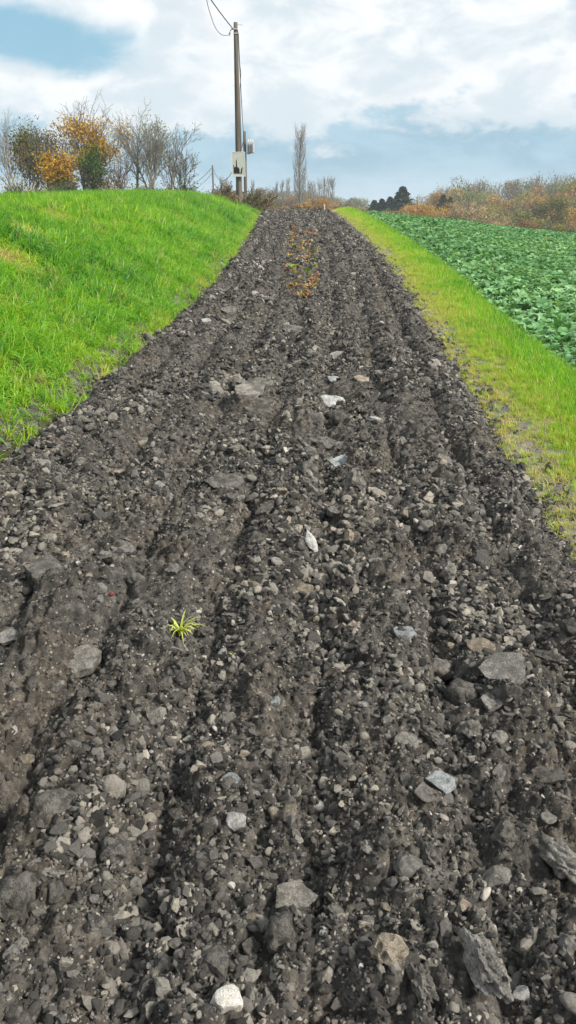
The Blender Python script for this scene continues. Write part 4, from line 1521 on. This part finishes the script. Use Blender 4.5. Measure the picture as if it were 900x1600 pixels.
# brown shrubs and hedge in front of the wood, at the far side of the field
for q in range(44):
    px = 540 + q * 8.6 + random.uniform(-3, 3)
    top = np.interp(px, [540, 640, 760, 900], [322, 332, 340, 348]) + random.uniform(-5, 4)
    leaf = random.choice(['brown', 'straw', 'straw', 'olive', 'olive', 'rust'])
    nm = {'brown': 'brown twiggy', 'straw': 'straw-coloured', 'olive': 'olive', 'rust': 'rust-brown'}[leaf]
    D = random.uniform(118, 140)
    src = THIN[q % 3] if leaf == 'brown' and q % 2 else WOOD[q % 6]
    far_tree(src[0], src[1], 'leaf_' + leaf, 'bark_red', px, top, D, nm + ' shrub in the hedge along the far side of the field', 'hedge shrubs at the far side of the field', 'shrub', 'hedge_shrub', .95, 3.0)
for px, top, D, lab in ((733, 335, 100, 'round dark green bush in the hedge, nearest the middle of the field edge'), (863, 343, 100, 'round dark green bush in the hedge near the right edge'), (898, 345, 100, 'dark green bush cut by the right edge of the photo'), (712, 327, 112, 'small green bush left of the round dark green bush')):
    far_tree(WOOD[2][0], WOOD[2][1], 'leaf_green', 'bark', px, top, D, lab, None, 'shrub', 'bush', 1.0, 2.4)

# beyond the end of the track
for q in range(26):
    px = 398 + q * 6.8 + random.uniform(-2, 2)
    top = np.interp(px, [398, 430, 470, 520, 580], [292, 291, 296, 306, 309]) + random.uniform(-2, 5)
    lf = random.choice(['olive', 'paleg', 'brown', 'olive'])
    wood_tree(px, top, random.uniform(380, 450), lf, {'olive': 'olive', 'paleg': 'pale green', 'brown': 'grey-brown'}[lf] + ' tree in the hazy far wood beyond the track end', 'hazy far wood', wide=1.1)
for q in range(22):
    px = 400 + q * 8 + random.uniform(-3, 3)
    top = np.interp(px, [400, 440, 480, 540, 580], [307, 306, 305, 312, 316]) + random.uniform(-4, 6)
    lf = random.choice(['brown', 'brown', 'rust', 'straw', 'olive'])
    wood_tree(px, top, random.uniform(180, 230), lf, {'brown': 'grey-brown', 'rust': 'rust', 'straw': 'straw-coloured', 'olive': 'olive'}[lf] + ' scrub tree beyond the end of the track', 'scrub beyond the track end', thin=q % 3 == 0)
wood_tree(484, 303, 120, 'orange', 'orange leaved shrub right of the tall poplar', None, wide=.9, k=0)
wood_tree(505, 306, 130, 'orange', 'second orange shrub further right of the tall poplar', None, wide=.9, k=3)
for q, (px, top, D, lf, lab) in enumerate([(412, 316, 66, 'straw', 'pale dry scrub at the left end of the track crest'), (402, 312, 60, 'rust', 'rusty bramble at the end of the bank'), (428, 318, 70, 'straw', 'pale dry scrub behind the track crest'),
                                         (446, 318, 72, 'brown', 'brown scrub behind the track crest left of the poplar'), (470, 316, 70, 'orange', 'orange weeds behind the track crest'), (492, 319, 72, 'rust', 'rusty weeds behind the track crest'),
                                         (530, 322, 75, 'brown', 'brown weeds behind the track crest on the right')]):
    b, h = stand(px, top, D)
    tree('scrub', lab, b, max(.6, h), 'bark_red', lf, seed=140 + q, cat='shrub', leaf_n=700, leaf_size=(.06, .16), stems=7, leaf_jit=.3, clump=False, trunk_r=.02, upright=.3)


# ------------------------------------------------------------------ poles, cables, sign
def lathe_pole(name, base, top, r0, r1, mat, parent, sides=14):
    h = top - base
    n = 10
    pts = [(0, 0, -.5 + (h + .5) * k / n) for k in range(n + 1)]
    rad = [r0 + (r1 - r0) * k / n for k in range(n + 1)]
    v, f = tube(pts, rad, sides)
    me = mesh_np(name, v, f, True)
    bm = bmesh.new(); bm.from_mesh(me)
    es = [e for e in bm.edges if e.is_boundary]
    bmesh.ops.holes_fill(bm, edges=es)
    bm.to_mesh(me); bm.free()
    return link(name, me, mat, parent)


def box(name, size, loc, mat, parent, bev=.004, rot=(0, 0, 0)):
    bm = bmesh.new()
    bmesh.ops.create_cube(bm, size=1)
    bmesh.ops.scale(bm, vec=size, verts=bm.verts)
    if bev:
        bmesh.ops.bevel(bm, geom=bm.edges[:], offset=bev, segments=1, affect='EDGES')
    me = bpy.data.meshes.new(name); bm.to_mesh(me); bm.free()
    o = link(name, me, mat, parent, loc)
    o.rotation_euler = rot
    return o


def pole(label, px, top_py, D, r0, r1, mat='pole'):
    b, h = stand(px, top_py, D)
    e = link('utility_pole', None, loc=b)
    lathe_pole('shaft', 0, h, r0, r1, M[mat], e)
    return tag(e, label, 'pole', 'wooden utility poles'), b, h


p1, b1, h1 = pole('tall wooden utility pole carrying a sign, on the grass bank', 368, 35, 38, .155, .085)
# top fittings
box('clamp_bracket', (.30, .06, .05), (-.05, -.09, h1 - .26), M['metal'], p1, .006)
box('pole_clamp', (.20, .20, .04), (0, 0, h1 - .42), M['metal'], p1, .006)
v, f = tube([(-.20, -.10, h1 - .30), (-.26, -.12, h1 - .42), (-.24, -.13, h1 - .52)], [.03, .035, .02], 7)
link('insulator', mesh_np('insulator', v, f), M['metal'], p1)
v, f = tube([(.02, 0, h1 - .08), (.30, -.02, h1 - .10)], [.012, .012], 5)
link('top_pin', mesh_np('top_pin', v, f), M['metal'], p1)
v, f = tube([(.10, -.05, h1 - .3), (.13, -.06, h1 - 1.4), (.20, -.06, h1 - 1.9), (.135, -.07, h1 - 2.5), (.15, -.07, h1 - 5)], [.012] * 5, 5)
link('down_cable', mesh_np('down_cable', v, f), M['cable'], p1)

p2, b2, h2 = pole('second utility pole behind the sign, with a transformer on its right', 382.0, 205, 88, .19, .15)
tank = box('transformer_tank', (.75, .55, 1.05), (.62, -.1, h2 - 1.55), M['metal'], p2, .03)
for k in range(4):
    box('cooling_fin', (.03, .5, .85), (-.27 + .18 * k, -.32, -.03), M['metal'], tank, .004)
for k in range(3):
    v, f = tube([(-.22 + .22 * k, 0, .51), (-.22 + .22 * k, 0, .63), (-.22 + .22 * k, 0, .80)], [.05, .07, .03], 7)
    link('bushing', mesh_np('bushing', v, f), M['signframe'], tank)
box('support_arm', (.6, .08, .08), (.30, -.05, h2 - 2.12), M['metal'], p2, .005)
p3, b3, h3 = pole('short distant utility pole left of the sign', 332, 258, 150, .17, .13)
# the next pole of the line, left behind the viewer
_t1 = b1 + Vector((-.10, -.05, h1 - .25))
_P = at(330, 0, 31.0)
_t = (_t1.y - 31.0) / 43.0
b4 = _t1 + (_P + Vector((0, 0, 1.0 * 4 * _t * (1 - _t))) - _t1) / _t
h4 = b4.z + .2; b4 = gz(b4); h4 -= b4.z
p4 = link('utility_pole', None, loc=b4)
lathe_pole('shaft', 0, h4, .155, .09, M['pole'], p4)
tag(p4, 'utility pole of the line standing left behind the viewpoint', 'pole', 'wooden utility poles')


def cable(label, a, b, sag, r, n=28, skew=0.0):
    pts = []
    for k in range(n + 1):
        t = k / n
        p = Vector(a).lerp(Vector(b), t)
        tt = t ** (1 + skew)
        p.z -= sag * 4 * tt * (1 - tt)
        pts.append(p)
    o0 = pts[0].copy()
    v, f = tube([p - o0 for p in pts], [r] * len(pts), 6)
    o = link('overhead_cable', mesh_np('overhead_cable', v, f), M['cable'], None, o0)
    return tag(o, label, 'cable', 'overhead cables')


top1 = b1 + Vector((0, 0, h1))
top2 = b2 + Vector((0, 0, h2))
top3 = b3 + Vector((0, 0, h3))
top4 = b4 + Vector((0, 0, h4))
cable('taut overhead cable leaving the top of the sign pole towards the upper left', top1 + Vector((-.10, -.05, -.25)), top4 + Vector((0, 0, -.2)), 1.0, .020)
_a, _b = top1 + Vector((-.10, -.05, -.25)), top4 + Vector((0, 0, -.2))
_k = (_a.y - 27.0) / (_a.y - _b.y)
join = _a.lerp(_b, _k) - Vector((0, 0, 1.0 * 4 * _k * (1 - _k)))
ctl = [top1 + Vector((-.20, -.10, -.40)), at(356, 55, 37.2), at(346, 54, 36.5), at(337, 44, 35.6), at(330, 26, 34.5), at(323, 0, 33.0), at(318, -45, 30.5), join]
pts = []
for i in range(len(ctl) - 1):
    p0, p1_, p2_, p3_ = ctl[max(0, i - 1)], ctl[i], ctl[i + 1], ctl[min(len(ctl) - 1, i + 2)]
    for q in range(6):
        t = q / 6
        pts.append(.5 * (2 * p1_ + (p2_ - p0) * t + (2 * p0 - 5 * p1_ + 4 * p2_ - p3_) * t * t + (3 * p1_ - p0 - 3 * p2_ + p3_) * t ** 3))
pts.append(join)
v, f = tube([p - pts[0] for p in pts], [.012] * len(pts), 6)
o = link('overhead_cable', mesh_np('overhead_cable', v, f), M['cable'], None, pts[0])
tag(o, 'slack overhead cable hanging in a loop left of the sign pole top', 'cable', 'overhead cables')
cable('overhead cable running from the sign pole to the transformer pole', top1 + Vector((.10, .05, -.4)), top2 + Vector((-.05, -.1, -.15)), 1.1, .022)
cable('slack cable from the transformer pole to the short distant pole', top2 + Vector((-.1, 0, -.9)), top3 + Vector((0, 0, -.3)), 3.0, .042)
far_l = at(286, 292, 200)
cable('cable from the short distant pole down towards the left trees', top3 + Vector((0, 0, -.3)), far_l, .8, .042)
cable('lower cable from the short distant pole towards the left trees', top3 + Vector((0, 0, -1.2)), at(284, 305, 200), .8, .034)

# sign on the pole: pale panel in a light frame with a black church silhouette
sc = at(373.3, 257.0, 38)
sw, sh = .585, .985
e = link('pole_sign', None, loc=(sc.x, sc.y - .20, sc.z))
e.rotation_euler = (0, 0, YAW * .6)
box('panel', (sw, .02, sh), (0, 0, 0), M['signwhite'], e, .003)
for (nm, sz, lc) in (('frame_rail', (sw + .03, .034, .030), (0, -.003, sh / 2)), ('frame_rail', (sw + .03, .034, .030), (0, -.003, -sh / 2)),
                     ('frame_stile', (.030, .032, sh - .031), (-sw / 2, -.003, 0)), ('frame_stile', (.030, .032, sh - .031), (sw / 2, -.003, 0))):
    box(nm, sz, lc, M['signframe'], e, .003)
sil = [(.13, .89), (.13, .62), (.105, .545), (.165, .535), (.18, .62), (.20, .635), (.25, .61), (.30, .62), (.325, .50), (.325, .36), (.355, .285), (.385, .36), (.395, .50), (.42, .62), (.50, .635), (.54, .67),
       (.57, .69), (.585, .76), (.575, .84), (.60, .855), (.68, .855), (.69, .74), (.74, .665), (.775, .645), (.815, .605), (.82, .66), (.79, .76), (.775, .89)]
bm = bmesh.new()
vsl = [bm.verts.new(((x - .5) * sw, -.0125, (.5 - y) * sh)) for x, y in sil]
fc = bm.faces.new(vsl)
ret = bmesh.ops.extrude_face_region(bm, geom=[fc])
bmesh.ops.translate(bm, vec=(0, -.004, 0), verts=[g for g in ret['geom'] if isinstance(g, bmesh.types.BMVert)])
bmesh.ops.recalc_face_normals(bm, faces=bm.faces[:])
me = bpy.data.meshes.new('silhouette'); bm.to_mesh(me); bm.free()
link('church_silhouette', me, M['black'], e)
for z in (.3, -.3):
    box('mounting_strap', (.30, .14, .04), (0, .085, z), M['metal'], e, .004)
tag(e, 'pale framed sign with a black church silhouette fixed to the tall pole', 'sign')

# small white marker at the crest
b, h = stand(507, 319, 45)
e = link('marker_post', None, loc=(b.x, b.y, b.z))
box('post', (.06, .06, max(.35, h) + .2), (0, 0, max(.35, h) / 2 - .1), M['signframe'], e, .01)
box('cap', (.075, .075, .03), (0, 0, max(.35, h) + .015), M['metal'], e, .006)
tag(e, 'short white marker post at the far end of the track', 'post')


# ------------------------------------------------------------------ weeds on the track
def weed_mesh(seed, n, l0, l1, w, flat):
    r = random.Random(seed)
    parts = []
    for k in range(n):
        parts.append(crop_leaf(r, r.uniform(0, 6.28), r.uniform(.02, .05), r.uniform(l0, l1), w * r.uniform(.7, 1.2), R(r.uniform(15, 75)) * flat, R(r.uniform(30, 120))))
    v, f = join_parts(parts)
    return mesh_np('weed', v, f, True)


WEED = {}
for nm, lf in (('dry', 'rust'), ('straw', 'straw'), ('green', 'paleg'), ('yellow', 'gold')):
    for k in range(3):
        me = weed_mesh(1200 + k + len(nm) * 10, 9, .07, .16, .06, .9)
        WEED[nm, k] = me
M['weed_dry'] = leafy('weed_dry', [(.2, (.22, .11, .05)), (.5, (.36, .20, .095)), (.8, (.46, .30, .15))], None, .25, .8, .2, .4, 6)
M['weed_straw'] = leafy('weed_straw', [(.2, (.30, .22, .10)), (.5, (.45, .35, .17)), (.8, (.55, .45, .25))], None, .25, .8, .2, .4, 6)
M['weed_green'] = leafy('weed_green', [(.2, (.12, .22, .03)), (.5, (.22, .34, .06)), (.8, (.38, .42, .10))], None, .3, .6, .3, .4, 6)
M['weed_yellow'] = leafy('weed_yellow', [(.2, (.30, .28, .05)), (.5, (.45, .42, .09)), (.8, (.55, .52, .18))], None, .3, .6, .3, .4, 6)
for q in range(150):
    py = 358 + 108 * random.random() ** 1.2
    wid = np.interp(py, [358, 372, 400, 440, 470], [18, 26, 27, 24, 10])
    px = np.interp(py, [358, 400, 470], [476, 474, 470]) + random.uniform(-1, 1) * wid
    p, dep = on_ground(px, py, .05)
    kd = random.choices(['dry', 'straw', 'green', 'yellow'], [.40, .34, .15, .11])[0]
    me = WEED[kd, q % 3]
    if not me.materials:
        me.materials.append(M['weed_' + kd])
    o = link('weed_plant', me, None, None, (p.x, p.y, surf(p.x, p.y) + .01))
    s = random.uniform(.4, .85)
    o.scale = (s, s, s); o.rotation_euler = (random.gauss(0, .3), random.gauss(0, .3), random.uniform(0, 6.28))
    tag(o, {'dry': 'dead reddish-brown weed in the strip along the middle of the track', 'straw': 'dead straw-coloured weed in the strip along the middle of the track',
            'green': 'small green weed in the strip along the middle of the track', 'yellow': 'yellowed weed in the strip along the middle of the track'}[kd], 'weed', 'weeds in the strip along the middle of the track')

# the lone grass tuft
r = random.Random(5)
p, dep = on_ground(283, 1002, .03)
e = link('grass_tuft', None, loc=(p.x, p.y, surf(p.x, p.y) + .012))
M['tuft'] = leafy('tuft_blade', [(.1, (.28, .44, .07)), (.4, (.50, .58, .12)), (.7, (.66, .63, .22)), (.95, (.66, .55, .24))], None, .35, .5, .3, .2, 20)
for k in range(24):
    v, f = blade(r, r.uniform(.06, .145), r.uniform(.007, .012), r.uniform(1.0, 2.1), r.uniform(0, 6.28), 4, (r.gauss(0, .006), r.gauss(0, .006)))
    link('blade', mesh_np('blade', v, f, True), M['tuft'], e)
tag(e, 'small bright yellow-green grass tuft alone on the bare soil', 'grass tuft')
for (px, py, s, lab) in ((328, 1086, .16, 'tiny yellow seedling below the grass tuft'), (364, 1034, .12, 'tiny green seedling right of the grass tuft')):
    p, dep = on_ground(px, py, .03)
    me = weed_mesh(1300 + px, 4, .07, .12, .06, .5)
    o = link('seedling', me, M['weed_yellow'] if s > .13 else M['weed_green'], None, (p.x, p.y, surf(p.x, p.y) + .012))
    o.scale = (s, s, s)
    tag(o, lab, 'seedling')


# ------------------------------------------------------------------ damp autumn air
bm = bmesh.new()
bmesh.ops.create_cube(bm, size=1)
me = bpy.data.meshes.new('haze'); bm.to_mesh(me); bm.free()
hz = link('haze', me)
hz.scale = (3100, 1850, 60)
hz.location = (0, 690, 60 / 2 - 18)
hm = bpy.data.materials.new('haze_air'); hm.use_nodes = True
t = NT(hm.node_tree)
o_ = t.n('ShaderNodeOutputMaterial')
pv = t.n('ShaderNodeVolumePrincipled', {'Color': (.80, .90, 1.0, 1), 'Density': .0005, 'Anisotropy': .0})
lnk(t, pv.outputs[0], o_.inputs['Volume'])
me.materials.append(hm)
tag(hz, 'thin bluish autumn haze in the air over the whole place', 'haze', kind='stuff')
